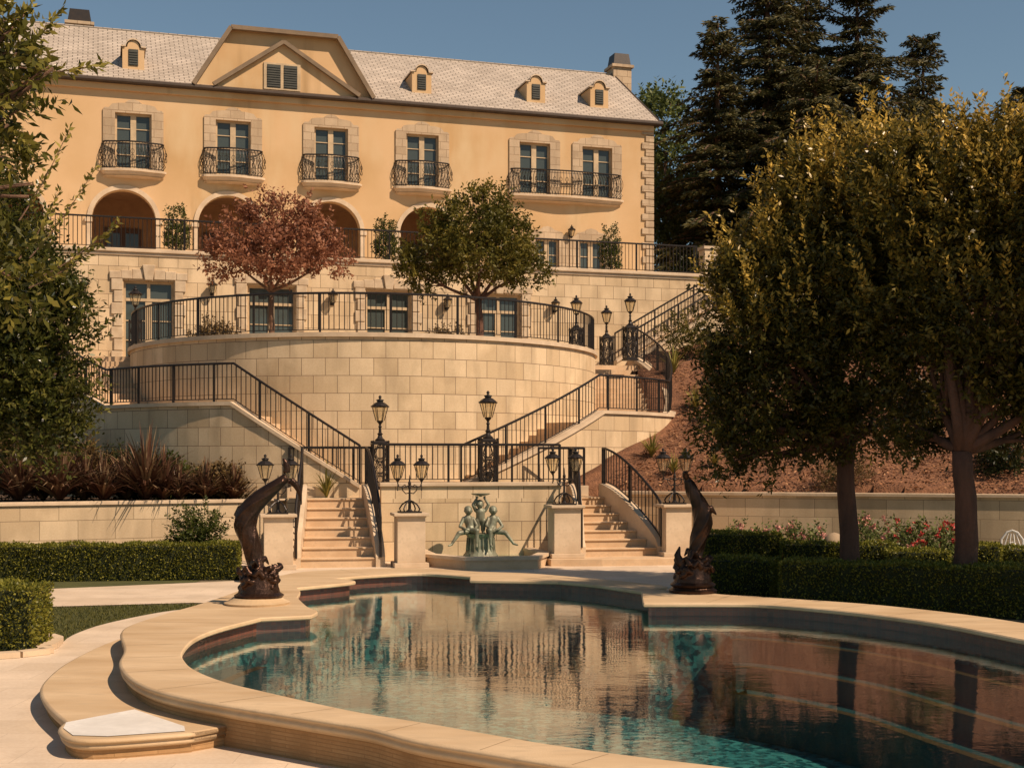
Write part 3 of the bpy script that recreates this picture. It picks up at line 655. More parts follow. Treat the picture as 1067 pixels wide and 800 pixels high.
def front_steps(label, top, bot, zb, side):
    """top, bot: pixel columns of the flight's two sides at the landing and at the foot"""
    TA = [LF.hit(x, 500, 2.2)[0] for x in top]; BA = [LF.hit(x, 500, .15)[0] for x in bot]
    t = thing('garden_steps', label, 'steps', tuple(LF(sum(TA)/2, 0, 0)), R(12), 'front flights of steps up to the landing')
    n = 7; zt = 1.42; m = MB(); dz = (zt-zb)/n; b0 = .12; run = (2.4-b0)/n
    def side_a(i, b): u = max(0., min(1., (2.2-b)/2.05)); return TA[i]+(BA[i]-TA[i])*u**1.35
    for k in range(n):
        bb = b0+run*k; x0, x1 = side_a(0, bb), side_a(1, bb); x2, x3 = side_a(0, bb+run), side_a(1, bb+run)
        for o, z0, z1 in ((-.02, zb+dz*k, zb+dz*(k+1)-.035), (-.05, zb+dz*(k+1)-.035, zb+dz*(k+1))):
            q = [(x0, bb+o), (x1, bb+o), (x3, bb+run+.02), (x2, bb+run+.02)]
            m.hexa([LF(*p_, z0-.02 if o > -.03 else z0) for p_ in q]+[LF(*p_, z1) for p_ in q])
        m.hexa([LF(x2, bb+run, zb), LF(x3, bb+run, zb), LF(x3, 2.42, zb), LF(x2, 2.42, zb), LF(x2, bb+run, zb+dz*(k+1)-.01), LF(x3, bb+run, zb+dz*(k+1)-.01), LF(x3, 2.42, zb+dz*(k+1)-.01), LF(x2, 2.42, zb+dz*(k+1)-.01)]) if k == 0 else None
    m.build('treads', 'step', t, True, bevel=.007)
    for i, sg in ((0, -1), (1, 1)):
        m = MB(); K = 22; pts = []
        for j in range(K+1):
            u = j/K; b = .02+2.45*u; pts.append((side_a(i, b), b, zb+.22+(zt+.10-zb)*(math.sin(u*PI/2)**.85)))
        w2 = .20*sg
        for j in range(K):
            (P0, B0, Z0), (P1, B1, Z1) = pts[j], pts[j+1]
            q = [LF(P0, B0, zb-.1), LF(P0+w2, B0, zb-.1), LF(P1+w2, B1, zb-.1), LF(P1, B1, zb-.1), LF(P0, B0, Z0), LF(P0+w2, B0, Z0), LF(P1+w2, B1, Z1), LF(P1, B1, Z1)]
            m.hexa(q if sg > 0 else [q[1], q[0], q[3], q[2], q[5], q[4], q[7], q[6]])
        m.build('cheek_wall', 'cap', t, True)
        railing('black iron handrail on the %s side of the %s front steps' % ('left' if sg < 0 else 'right', side), [LF(x+w2/2, y, z) for x, y, z in pts], .85, .125, 1.2, 'iron handrails of the front steps')
    return t
front_steps('flared stone steps left of the fountain', (320, 378), (313, 391), 0.0, 'left')
front_steps('stone steps right of the fountain fanning out on a paved ledge', (601, 627), (609, 683), .15, 'right')
setp((lambda m: (m.prism([LF(*q, 0)[:2] for q in ((3.0, -.55), (4.1, -.75), (7.2, -.75), (7.2, 2.4), (3.0, 2.4))], -.1, .15), m.build('stone_ledge', 'step', bevel=.012))[1])(MB()), 'low stone ledge in front of the right steps', 'ledge')
railing('iron railing along the landing wall above the fountain', [LF(-.35, 1.84, 1.79), LF(3.8, 1.84, 1.79)], .87)
railing('iron railing behind the top of the left front steps', [LF(-2.42, 3.17, 1.68), LF(-.5, 3.17, 1.68)], .92, .1)
railing('iron railing behind the top of the right front steps', [LF(3.6, 3.17, 1.68), LF(4.75, 3.17, 1.68)], .92)

# ---------------------------------------------------------------- fountain
t = thing('fountain_basin', 'low angular stone basin against the landing wall', 'basin', tuple(LF(1.75, .5, 0)), R(12))
bo = [(.38, 1.69), (.38, .0), (1.0, -1.25), (2.55, -1.25), (3.08, .0), (3.08, 1.69)]; bi = [(.56, 1.69), (.56, .05), (1.1, -1.03), (2.45, -1.03), (2.9, .05), (2.9, 1.69)]
m = MB()
for i in range(5):
    a, b, c, d2 = bo[i], bo[i+1], bi[i+1], bi[i]
    m.hexa([LF(*a, -.05), LF(*b, -.05), LF(*c, -.05), LF(*d2, -.05), LF(*a, .2), LF(*b, .2), LF(*c, .2), LF(*d2, .2)])
m.build('basin_wall', 'step', t, True)
m = MB()
for i in range(5):
    a, b, c, d2 = [(1.73+(q[0]-1.73)*k, q[1]-o) for q, k, o in ((bo[i], 1.03, .03), (bo[i+1], 1.03, .03), (bi[i+1], .98, -.03), (bi[i], .98, -.03))]
    m.hexa([LF(*a, .2), LF(*b, .2), LF(*c, .2), LF(*d2, .2), LF(*a, .27), LF(*b, .27), LF(*c, .27), LF(*d2, .27)])
m.build('basin_rim', 'cap', t, True)
m = MB(); m.prism([LF(*q, 0)[:2] for q in bi], .02, .12); m.build('basin_water', 'water', t, True)
# capsule helper for sculpture, merged into one skin by a voxel remesh
def cap(m, a, b, r0, r1, seg=10):
    a = Vector(a); b = Vector(b); d = (b-a); L = d.length; d = d/max(L, 1e-6); pts = [a-d*r0*.98, a-d*r0*.7, a-d*r0*.3]+[a.lerp(b, k/3) for k in range(4)]+[b+d*r1*.3, b+d*r1*.7, b+d*r1*.98]
    rs = [r0*.2, r0*.71, r0*.95]+[r0+(r1-r0)*k/3 for k in range(4)]+[r1*.95, r1*.71, r1*.2]; m.tube(pts, rs, seg)
def sculpt(o, vox=.01, sm=True):
    r = o.modifiers.new('r', 'REMESH'); r.mode = 'VOXEL'; r.voxel_size = vox; r.use_smooth_shade = True
    s = o.modifiers.new('s', 'SMOOTH'); s.iterations = 2; s.factor = .5
fx = thing('fountain_sculpture', 'green bronze group of three children holding up a dish', 'sculpture', tuple(LF(1.45, .75, .12)), R(12))
m = MB(); m.lathe([(.36, 0), (.38, .05), (.34, .1), (.29, .2), (.27, .42), (.31, .5), (.33, .54)], (0, 0, 0), 20)
for k in range(20):
    a = k*2*PI/20; m.tube([(.31*math.cos(a), .31*math.sin(a), .1), (.285*math.cos(a), .285*math.sin(a), .45)], .018, 5)
m.build('pedestal', 'verdigris', fx)
def child(side, name):
    m = MB(); s = side
    if s:   # seated children lean outwards and clasp a knee
        cap(m, (s*.20, -.05, .60), (s*.23, -.04, .66), .10, .10)                  # hips
        cap(m, (s*.22, -.03, .66), (s*.27, .0, .86), .095, .105)                 # chest
        cap(m, (s*.27, .0, .90), (s*.27, -.01, .97), .04, .04)                   # neck
        m.ball((s*.27, -.03, 1.05), (.085, .095, .10), 12); m.ball((s*.27, -.125, 1.04), (.018, .02, .02), 6)
        for e in (-1, 1): m.ball((s*.27+e*.085, -.02, 1.04), (.015, .02, .025), 6)
        m.ball((s*.27, .0, 1.08), (.092, .095, .085), 10)
        cap(m, (s*.20, -.10, .60), (s*.14, -.36, .62), .075, .055); cap(m, (s*.14, -.36, .62), (s*.15, -.37, .32), .052, .032); cap(m, (s*.15, -.37, .30), (s*.16, -.46, .27), .03, .022)
        cap(m, (s*.27, -.07, .60), (s*.50, -.20, .56), .075, .055); cap(m, (s*.50, -.20, .56), (s*.66, -.26, .33), .05, .03); cap(m, (s*.66, -.26, .32), (s*.74, -.31, .29), .03, .02)
        cap(m, (s*.37, .0, .88), (s*.46, -.08, .70), .042, .034); cap(m, (s*.46, -.08, .70), (s*.34, -.24, .64), .034, .024)
        cap(m, (s*.17, -.02, .88), (s*.10, -.12, .72), .042, .034); cap(m, (s*.10, -.12, .72), (s*.16, -.28, .66), .034, .024)
        for h, b0 in (((s*.34, -.24, .64), (-s*.05, -.03, -.01)), ((s*.16, -.28, .66), (s*.04, -.04, -.02))):
            for k in range(4): cap(m, h, (h[0]+b0[0], h[1]+b0[1]+.012*(k-1.5), h[2]+b0[2]-.008*k), .012, .008, 6)
            cap(m, h, (h[0], h[1]-.02, h[2]+.03), .012, .008, 6)
    else:   # standing child lifts the dish
        for e in (-1, 1):
            cap(m, (e*.06, .05, .62), (e*.07, .02, .82), .05, .07); cap(m, (e*.06, .05, .56), (e*.07, -.02, .555), .035, .025)
        cap(m, (0, .03, .86), (0, .02, 1.02), .095, .10); cap(m, (0, .02, 1.06), (.0, .01, 1.14), .04, .04)
        m.ball((-.02, -.01, 1.19), (.08, .088, .095), 12); m.ball((-.03, -.10, 1.18), (.016, .02, .018), 6); m.ball((-.02, .02, 1.22), (.086, .088, .08), 10)
        for e in (-1, 1):
            m.ball((-.02+e*.08, 0, 1.18), (.014, .02, .024), 6)
            cap(m, (e*.10, .02, 1.05), (e*.17, -.02, 1.18), .042, .034); cap(m, (e*.17, -.02, 1.18), (e*.08, .0, 1.33), .034, .024)
            for k in range(4): cap(m, (e*.08, 0, 1.33), (e*(.06+.02*k), -.03+.015*k, 1.375), .012, .008, 6)
            cap(m, (e*.08, 0, 1.33), (e*.05, -.03, 1.34), .012, .009, 6)
    o = m.build(name, 'verdigris', fx, smooth=True); sculpt(o, .011); return o
child(-1, 'seated_child'); child(1, 'seated_child'); child(0, 'standing_child')
m = MB(); m.lathe([(.02, 1.36), (.05, 1.38), (.16, 1.40), (.20, 1.42), (.205, 1.435), (.15, 1.43), (.02, 1.425)], (0, 0, 0), 20); m.build('dish', 'verdigris', fx)
fx.scale = (1.05, 1, 1.0); fx.location = LF(1.70, .75, .12)

# ---------------------------------------------------------------- dolphin statues
def dolphin(label, loc, path, rads, flat, fluke_dir, mirror, base='stone', fs=1.):
    t = thing('dolphin_statue', label, 'statue', loc, 0, 'bronze dolphin statues on the pool rim')
    m = MB(); pts = [Vector(p) for p in path]
    # resample
    P2 = []; R2 = []
    for i in range(len(pts)-1):
        p0, p1, p2, p3 = pts[max(0, i-1)], pts[i], pts[i+1], pts[min(len(pts)-1, i+2)]
        for k in range(5):
            u = k/5; P2.append(.5*((2*p1)+(p2-p0)*u+(2*p0-5*p1+4*p2-p3)*u*u+(3*p1-p0-3*p2+p3)*u**3)); R2.append(rads[i]+(rads[i+1]-rads[i])*u)
    P2.append(pts[-1]); R2.append(rads[-1]); m.tube(P2, R2, 16)
    for g_ in range(5):   # twisting folds along the body
        m.tube([P2[j]+Vector((math.cos(g_*1.256+j*.16), math.sin(g_*1.256+j*.16), 0))*R2[j]*.93 for j in range(2, len(P2)-3)], [.028]*(len(P2)-5), 6)
    e = pts[-1]; d = (pts[-1]-pts[-2]).normalized(); sd = Vector(fluke_dir).normalized()
    for sg in (-1, 1):   # tail flukes
        c = []; 
        for k in range(6): u = k/5; c.append(e+(d*(.02+.14*u)+sd*sg*(.05+.22*u)-d*.12*u*u)*(fs if sg > 0 else .6*fs))
        m.tube(c, [.06, .055, .048, .04, .028, .012], 8)
    x = mirror
    i = len(P2)//2
    dp = P2[i+2]; m.tube([dp+Vector((-x*.05, 0, 0)), dp+Vector((-x*.16, -.02, .0)), dp+Vector((-x*.24, -.02, -.1))], [.07, .05, .012], 8)  # dorsal fin
    h = P2[3]
    for sg in (-1, 1): m.tube([h+Vector((0, sg*.12, .05)), h+Vector((x*.08, sg*.26, .12)), h+Vector((x*.12, sg*.36, .02))], [.06, .045, .012], 8)
    hd = pts[0]
    m.ball((hd.x, hd.y, hd.z), (.19, .17, .17), 14); cap(m, hd+Vector((x*.1, -.05, -.05)), hd+Vector((x*.27, -.10, -.08)), .08, .05); cap(m, hd+Vector((x*.1, -.06, -.12)), hd+Vector((x*.24, -.12, -.17)), .06, .035)
    for sg in (-1, 1): m.ball((hd.x+x*.08, hd.y+sg*.14, hd.z+.05), .035, 8)
    o = m.build('dolphin', 'bronze', t, smooth=True); sculpt(o, .014)
    m = MB(); random.seed(5)   # foaming waves and small fish round the head
    for k in range(34):
        a = random.uniform(0, 2*PI); r = random.uniform(.08, .2); z = random.uniform(.24, .5)
        p = Vector((r*math.cos(a), r*math.sin(a)*.9, z)); u = Vector((math.cos(a), math.sin(a), 0))
        s_ = Vector((-u.y, u.x, 0))*random.choice((-1, 1)); m.tube([p, p+u*.07+s_*.04, p+u*.12+s_*.09+Vector((0, 0, random.uniform(-.04, .04))), p+u*.10+s_*.14+Vector((0, 0, random.uniform(0, .10))), p+u*.05+s_*.13+Vector((0, 0, .09))], [.055, .055, .045, .03, .012], 7)
    m.lathe([(.30, .2), (.27, .3), (.24, .42), (.12, .5)], (0, 0, 0), 12)
    if mirror < 0: m.tube([(-.1, -.1, .4), (-.22, -.12, .48), (-.26, -.12, .6), (-.22, -.12, .74)], [.09, .08, .055, .012], 8)
    o = m.build('wave_base', 'bronze', t, smooth=True); sculpt(o, .014)
    m = MB(); m.lathe([(.34, .10), (.36, .13), (.30, .17), (.29, .22)], (0, 0, 0), 28); m.build('bronze_collar', 'bronze', t, smooth=False)
    if base == 'stone': m = MB(); m.lathe([(.46, .0), (.47, .03), (.42, .05), (.38, .075), (.35, .10)], (-.03, 0, 0), 32); m.build('stone_disc', 'coping', t)
    else: m = MB(); m.lathe([(.37, .0), (.38, .04), (.33, .07), (.31, .10)], (0, 0, 0), 32); m.build('bronze_foot', 'bronze', t)
    return t
pL = PZ(270, 629, .2)
dolphin('bronze leaping dolphin statue curving right on the left pool rim', (pL.x, pL.y, .2),
        [(-.02, -.05, .42), (-.06, 0, .62), (-.13, 0, .9), (-.20, 0, 1.16), (-.12, 0, 1.38), (.06, 0, 1.56), (.26, 0, 1.72), (.40, 0, 1.84)], [.10, .11, .14, .16, .15, .125, .09, .055], 1, (.35, .15, -1), 1, fs=1.6)
pR = PZ(722, 617, .2)
dolphin('dark bronze dolphin statue with tail pointing left on the right pool block', (pR.x, pR.y, .2),
        [(.02, -.05, .42), (.04, 0, .62), (.09, 0, .84), (.15, 0, 1.08), (.13, 0, 1.32), (.03, 0, 1.52), (-.05, 0, 1.70), (-.10, 0, 1.80)], [.115, .11, .125, .15, .135, .11, .075, .04], 1, (.25, .9, -.4), -1, 'bronze')

# ---------------------------------------------------------------- round retaining wall (bastion)
t = thing('round_retaining_wall', 'tall curved cream stone retaining wall below the middle terrace', 'wall', (BC.x, BC.y, 1.2))
m = MB(); al = np.arange(-125, 126, 2.0)
for i in range(len(al)-1):
    u0, u1 = -R(al[i])*BR, -R(al[i+1])*BR
    m.add([arc(al[i], BR, 1.2), arc(al[i+1], BR, 1.2), arc(al[i+1], BR, 5.36), arc(al[i], BR, 5.36)], [(0, 3, 2, 1)], [[(u0, 1.2), (u0, 5.36), (u1, 5.36), (u1, 1.2)]])
m.build('wall', 'stone', t, True)
m = MB()
for i in range(len(al)-1):
    m.hexa([arc(al[i+1], BR+.07, 5.36), arc(al[i], BR+.07, 5.36), arc(al[i], BR-.35, 5.36), arc(al[i+1], BR-.35, 5.36), arc(al[i+1], BR+.07, 5.47), arc(al[i], BR+.07, 5.47), arc(al[i], BR-.35, 5.47), arc(al[i+1], BR-.35, 5.47)])
m.build('cap', 'cap', t, True)
pts = [arc(a, BR-.05, 5.47) for a in np.linspace(78, -98, 70)]
railing('long curved iron railing on top of the round retaining wall', pts, .98, .13, 1.75)
# middle terrace floor
tfl = [arc(a, BR-.2, 0).xy for a in np.arange(82, -106, -4)]
tfl += [arc(-112, BR, 0).xy, Vector((3.3, 43.6)), Vector((5.2, 43.9)), Vector((5.4, 47.4)), TF(-13, .05, 0).xy, Vector((-15.5, 39.6)), Vector((-12.4, 39.6))]
m = MB(); m.prism([(p.x, p.y) for p in tfl], 4.9, 5.33); setp(m.build('terrace_floor', 'deck'), kind='structure')

# curved side stairs round the bastion
def curved_flight(name, label, segs, Rout):
    """segs: list of (alpha0, alpha1, z0, z1, n steps)"""
    mid = segs[len(segs)//2][0]; t = thing('curved_stair', label, 'stair', tuple(arc(mid, BR+.8, segs[0][2])), 0, 'curved stairs round the retaining wall')
    ms = MB(); mw = MB(); mc = MB(); rp = []; u = 0
    for (a0, a1, z0, z1, n) in segs:
        if n:
            for k in range(n):
                b0 = a0+(a1-a0)*k/n; b1 = a1+(.0 if a1 > a0 else 0); z = z0+(z1-z0)*(k+1)/n; bb1 = a0+(a1-a0)*(k+1)/n
                q = [arc(b0, BR+.002, z0-.4), arc(b0, Rout(b0), z0-.4), arc(bb1, Rout(bb1), z0-.4), arc(bb1, BR+.002, z0-.4)]
                q += [Vector((p.x, p.y, z)) for p in q]; ms.hexa(q if a1 > a0 else [q[1], q[0], q[3], q[2], q[5], q[4], q[7], q[6]])
        else:
            K = max(2, int(abs(a1-a0)/4))
            for k in range(K):
                b0 = a0+(a1-a0)*k/K; b1 = a0+(a1-a0)*(k+1)/K
                q = [arc(b0, BR+.002, z0-.3), arc(b0, Rout(b0), z0-.3), arc(b1, Rout(b1), z0-.3), arc(b1, BR+.002, z0-.3)]; q += [Vector((p.x, p.y, z0)) for p in q]; ms.hexa(q if a1 > a0 else [q[1], q[0], q[3], q[2], q[5], q[4], q[7], q[6]])
        K = max(3, int(abs(a1-a0)/2))
        for k in range(K):
            f0, f1 = k/K, (k+1)/K; b0 = a0+(a1-a0)*f0; b1 = a0+(a1-a0)*f1; up = .22
            za, zb = z0+(z1-z0)*f0+up, z0+(z1-z0)*f1+up; ra, rb = Rout(b0), Rout(b1); du = (arc(b0, ra, 0)-arc(b1, rb, 0)).length
            o0, o1 = arc(b0, ra+.25, .8), arc(b1, rb+.25, .8); t0, t1 = arc(b0, ra+.25, za), arc(b1, rb+.25, zb)
            i0, i1 = arc(b0, ra, z0+(z1-z0)*f0-.4), arc(b1, rb, z0+(z1-z0)*f1-.4); j0, j1 = arc(b0, ra, za), arc(b1, rb, zb)
            f = [(0, 1, 2, 3)] if a1 < a0 else [(3, 2, 1, 0)]
            uvq = [(u, .8), (u+du, .8), (u+du, zb), (u, za)]
            mw.add([o0, o1, t1, t0], f, [[uvq[i] for i in f[0]]]); mw.add([i0, j0, j1, i1], f)
            def c(p, rr, dz): return None
            A = [arc(b0, ra+.31, za), arc(b1, rb+.31, zb), arc(b1, rb-.06, zb), arc(b0, ra-.06, za)]; B = [p+Vector((0, 0, .09)) for p in A]
            mc.hexa(A+B if a1 < a0 else [A[1], A[0], A[3], A[2], B[1], B[0], B[3], B[2]]); u += du
            rp.append(arc(b0, ra+.13, za+.09))
            if k == K-1 and (a0, a1) == segs[-1][:2]: rp.append(arc(b1, rb+.13, zb+.09))
    ms.build('steps', 'step', t, True); mw.build('outer_wall', 'stone', t, True); mc.build('wall_cap', 'cap', t, True)
    return t, rp
tL, rL = curved_flight('l', 'left curved stair climbing round the retaining wall behind a sloping wall', [(-5, 16, 1.42, 3.38, 11), (16, 46, 3.38, 3.38, 0), (46, 86, 3.38, 5.33, 11)], lambda a: 8.25 if a < 46 else 8.25+(a-46)*.02)
railing('iron railing on the left curved stair sloping down to the landing', rL, .92, .125, 1.2)
tR, rR = curved_flight('r', 'right curved stair winding up past the mulch slope', [(-22, -53, 1.42, 3.30, 11), (-53, -76, 3.30, 3.30, 0), (-76, -112, 3.30, 5.33, 12)], lambda a: 8.15 if a > -53 else 8.15+min(.75, (-53-a)*.035))
railing('iron railing on the right curved stair beside the mulch slope', rR, .92, .125, 1.2)
# steps at top left, from terrace level
# upper right stair to the top terrace
t = thing('upper_stair', 'straight stone stair rising right from the middle terrace to the top terrace', 'stair', (5.2, 45.3, 5.33))
US = Fr((3.9, 44.9), R(20)); n = 19; m = MB(); run = .30; rise = (8.86-5.33)/n
for k in range(n): m.fbox(US, k*run, n*run+.6, -.75, .75, 5.0 if k == 0 else 5.33+rise*(k-.5), 5.33+rise*(k+1))
m.build('steps', 'step', t, True)
for sg in (-1, 1):
    m = MB(); b0, b1 = (-1.02, -.76) if sg < 0 else (.76, 1.02); a0, a1 = -.1, n*run+.5; z0, z1 = 5.33+.3, 8.86+.35
    m.hexa([US(a0, b0, 3.5), US(a1, b0, 3.5), US(a1, b1, 3.5), US(a0, b1, 3.5), US(a0, b0, z0), US(a1, b0, z1), US(a1, b1, z1), US(a0, b1, z0)]); m.build('side_wall', 'stone', t, True)
    m = MB(); m.hexa([US(a0, b0-.05, z0), US(a1, b0-.05, z1), US(a1, b1+.05, z1), US(a0, b1+.05, z0), US(a0, b0-.05, z0+.09), US(a1, b0-.05, z1+.09), US(a1, b1+.05, z1+.09), US(a0, b1+.05, z0+.09)]); m.build('side_cap', 'cap', t, True)
    railing('iron railing on the %s side of the upper right stair' % ('near' if sg < 0 else 'far'), [US(a0+(a1-a0)*k/8, (b0+b1)/2, z0+.09+(z1-z0)*k/8) for k in range(9)], .92)
m = MB()
# ---------------------------------------------------------------- top terrace wall with the lower doors
tw = thing('terrace_wall', 'cream stone lower storey wall with four door openings under the top terrace', 'wall', tuple(TF(0, 0, 5.33)), R(17))
dpx = (155, 283, 405, 520); dcs = []; dh = []; dw = .76; zb, zt = 5.3, 7.92
for p in dpx:
    a, _ = TF.hit(p, 300); dcs.append(a); dh.append([(a-dw, zb+.05), (a+dw, zb+.05), (a+dw, zt), (a-dw, zt)])
m = MB(); m.holes(TF, [(-14, 4.8), (12.1, 4.8), (12.1, 8.8), (-14, 8.8)], dh, 0, .35); m.fbox(TF, -14, -13.9, .0, 1, 4.8, 8.8); m.fbox(TF, 12.1, 12.2, 0, 6, 4.8, 8.8); m.build('wall', 'stone', tw, True)
m = MB(); m.fbox(TF, -14, 12.2, -.10, .35, 8.8, 8.92); m.fbox(TF, -14, 12.2, -.04, .1, 8.7, 8.8); m.build('cap', 'cap', tw, True, bevel=.02)
def french_door(parent, fr, a, w, z0, z1, b, transom=True, frame='frame', nrow=3):
    f = MB(); e = .07
    f.fbox(fr, a-w, a-w+e, b-.05, b+.06, z0, z1); f.fbox(fr, a+w-e, a+w, b-.05, b+.06, z0, z1); f.fbox(fr, a-w+e, a+w-e, b-.05, b+.06, z1-e, z1); f.fbox(fr, a-w+e, a+w-e, b-.05, b+.06, z0, z0+.12)
    zt_ = z1-.62 if transom else z1-e
    if transom: f.fbox(fr, a-w+e, a+w-e, b-.06, b+.06, zt_, zt_+.09); f.fbox(fr, a-.05, a+.05, b-.045, b+.05, zt_+.09, z1-e)
    f.fbox(fr, a-.10, a+.10, b-.045, b+.05, z0+.12, zt_)
    for k in range(1, nrow):
        z = z0+.12+(zt_-z0-.12)*k/nrow; f.fbox(fr, a-w+e, a-.10, b-.02, b+.03, z-.016, z+.016); f.fbox(fr, a+.10, a+w-e, b-.02, b+.03, z-.016, z+.016)
    d = f.build('french_door', frame, parent, True)
    g = MB(); g.fbox(fr, a-w+e*.5, a+w-e*.5, b+.012, b+.04, z0+.1, z1-e*.5); g.build('pane', 'pane', d, True); return d
for a in dcs:
    french_door(tw, TF, a, dw, zb+.05, zt, .18, True)
    m = MB()
    for sg in (-1, 1):
        for k in range(7):
            w2 = .34 if k % 2 == 0 else .26; x0, x1 = a+sg*(dw+.03), a+sg*(dw+.03+w2); z = zb+.05+k*.375
            m.fbox(TF, min(x0, x1), max(x0, x1), -.07, .0, z+.01, z+.365)
        for k in range(3):
            x0 = a+sg*(.16+k*.34); m.fbox(TF, min(x0, x0+sg*.34), max(x0, x0+sg*.34), -.06-.01*k, .0, zt+.05, zt+.36-.04*k)
    m.hexa([TF(a-.12, -.12, zt+.02), TF(a+.12, -.12, zt+.02), TF(a+.12, 0, zt+.02), TF(a-.12, 0, zt+.02), TF(a-.2, -.14, zt+.5), TF(a+.2, -.14, zt+.5), TF(a+.2, 0, zt+.5), TF(a-.2, 0, zt+.5)])
    m.build('door_surround', 'trim', tw, True, bevel=.02)
def wall_lantern(fr, px, py, label, b=0):
    a, z = fr.hit(px, py, b); p = fr(a, b, z); t = thing('wall_lantern', label, 'lantern', tuple(p), fr.ang, 'small black lanterns mounted on the walls')
    m = MB(); m.box((0, -.02, .1), (.12, .04, .34)); m.tube([(0, -.03, .2), (0, -.15, .3), (0, -.2, .22)], .014, 5); m.tube([(0, -.03, .0), (0, -.14, -.08), (0, -.2, -.02)], .012, 5); m.build('bracket', 'iron', t); lantern(t, (0, -.2, 0), .75)
for px, py, lb in ((88, 305, 'wall lantern left of the leftmost lower door'), (221, 306, 'wall lantern beside the red leaved tree'), (346, 316, 'wall lantern between the second and third lower doors'), (465, 321, 'wall lantern between the third and fourth lower doors'), (577, 324, 'wall lantern right of the fourth lower door')):
    wall_lantern(TF, px, py, lb, -.0)
wall_lantern(HF, 594, 247, 'wall lantern between the two ground floor windows of the mansion', -.0)
m = MB(); m.prism([tuple(TF(-14, .3, 0).xy), tuple(TF(12.1, .3, 0).xy), tuple(TF(14.5, 2, 0).xy), tuple(HF(18, 12, 0).xy), tuple(HF(-18, 12, 0).xy), tuple(TF(-20, .3, 0).xy)], 8.3, 8.85); setp(m.build('top_terrace_floor', 'deck'), kind='structure')
railing('straight iron railing along the edge of the top terrace', [TF(-13, .1, 8.92), TF(-5, .1, 8.92), TF(0, .1, 8.92), TF(6, .1, 8.92), TF(11.3, .1, 8.92)], .98, .13, 2.2)
t = thing('gate_pier', 'square stone pier at the right end of the top terrace railing', 'pier', tuple(TF(11.75, .1, 8.9)), R(17)); m = MB(); m.box((0, 0, .45), (.5, .5, .9)); m.build('shaft', 'stone', t); m = MB(); m.box((0, 0, .95), (.6, .6, .1)); m.build('cap', 'cap', t)

# ---------------------------------------------------------------- mansion
H = thing('mansion', 'ochre stucco mansion with grey shingle roof, balconies and arcade', 'house', tuple(HF(0, 5, 8.85)), R(17))
up_px = (139, 243, 345, 440, 557, 622); ups = [HF.hit(p, 200)[0] for p in up_px]
holes = []; DW = .64; DZ0, DZ1 = 12.85, 14.93
for a in ups: holes.append([(a-DW, DZ0), (a+DW, DZ0), (a+DW, DZ1), (a-DW, DZ1)])
arch = [-11.4, -7.55, -3.80, 0.0, 3.78]; AR = 1.12; SPR = 11.02
for a in arch: holes.append([(a-AR, 8.87), (a+AR, 8.87)]+[(a+AR*math.cos(k*PI/18), SPR+AR*math.sin(k*PI/18)) for k in range(19)])
gw = [HF.hit(570, 250)[0], HF.hit(616, 250)[0]]
for a in gw: holes.append([(a-.5, 9.3), (a+.5, 9.3), (a+.5, 11.15), (a-.5, 11.15)])
A0, A1 = -15.5, 13.2; E = 16.02
m = MB(); m.holes(HF, [(A0, 8.8), (A1, 8.8), (A1, E), (A0, E)], holes, 0, .35)
for aa in (A0, A1): m.fbox(HF, aa-.0-(.2 if aa > 0 else 0), aa+(.2 if aa < 0 else 0), .352, 10, 8.8, E)
m.fbox(HF, A0, A1, 9.8, 10, 8.8, E)
m.build('wall', 'stucco', H, True)
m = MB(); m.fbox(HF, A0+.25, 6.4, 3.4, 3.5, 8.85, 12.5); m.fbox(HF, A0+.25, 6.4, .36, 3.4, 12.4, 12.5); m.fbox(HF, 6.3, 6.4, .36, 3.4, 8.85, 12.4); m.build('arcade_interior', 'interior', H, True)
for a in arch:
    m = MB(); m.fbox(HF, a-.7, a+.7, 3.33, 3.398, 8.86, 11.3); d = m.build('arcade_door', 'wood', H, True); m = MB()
    for sg in (-1, 1): m.fbox(HF, a+sg*.34-.24, a+sg*.34+.24, 3.3, 3.329, 9.4, 11.1)
    m.build('pane', 'pane', d, True)
    m = MB()
    for k in range(24):
        t0, t1 = k*PI/24, (k+1)*PI/24; r0, r1 = AR+.004, AR+.17
        f = lambda r, t_, b: HF(a+r*math.cos(t_), b, SPR+r*math.sin(t_))
        m.hexa([f(r0, t0, -.05), f(r1, t0, -.05), f(r1, t0, .0), f(r0, t0, .0), f(r0, t1, -.05), f(r1, t1, -.05), f(r1, t1, 0), f(r0, t1, 0)])
    for sg in (-1, 1): x0, x1 = sorted((a+sg*(AR+.004), a+sg*(AR+.17))); m.fbox(HF, x0, x1, -.05, 0, 8.86, SPR)
    for sg in (-1, 1): x0, x1 = sorted((a+sg*(AR-.02), a+sg*(AR+.24))); m.fbox(HF, x0, x1, -.09, .0, SPR-.1, SPR+.04)
    m.build('arch_moulding', 'cap', H, True)
def surround(a, w, z0, z1):
    m = MB(); o = .42; top = z1
    pts = [(a-w-o, z0), (a-w-o, top+.10), (a-w-o+.06, top+.16), (a-w-o+.2, top+.16), (a-w-.1, top+.30), (a-w+.1, top+.34), (a-.3, top+.36), (a-.18, top+.46), (a, top+.50)]
    pts += [(2*a-x, z) for x, z in pts[:-1][::-1]]
    pts += [(a+w, z0), (a+w, top), (a-w, top), (a-w, z0)]
    pts = [(x, z) for x, z in pts]
    m.holes(HF, pts[::-1], [], -.055, .055)
    o_ = m.build('stone_surround', 'surround', H, True); return o_
for a in ups: french_door(H, HF, a, DW, DZ0, DZ1, .14, False, nrow=4); surround(a, DW, DZ0, DZ1)
for a in gw: french_door(H, HF, a, .5, 9.3, 11.15, .14, False, nrow=3); surround(a, .5, 8.9, 11.15)
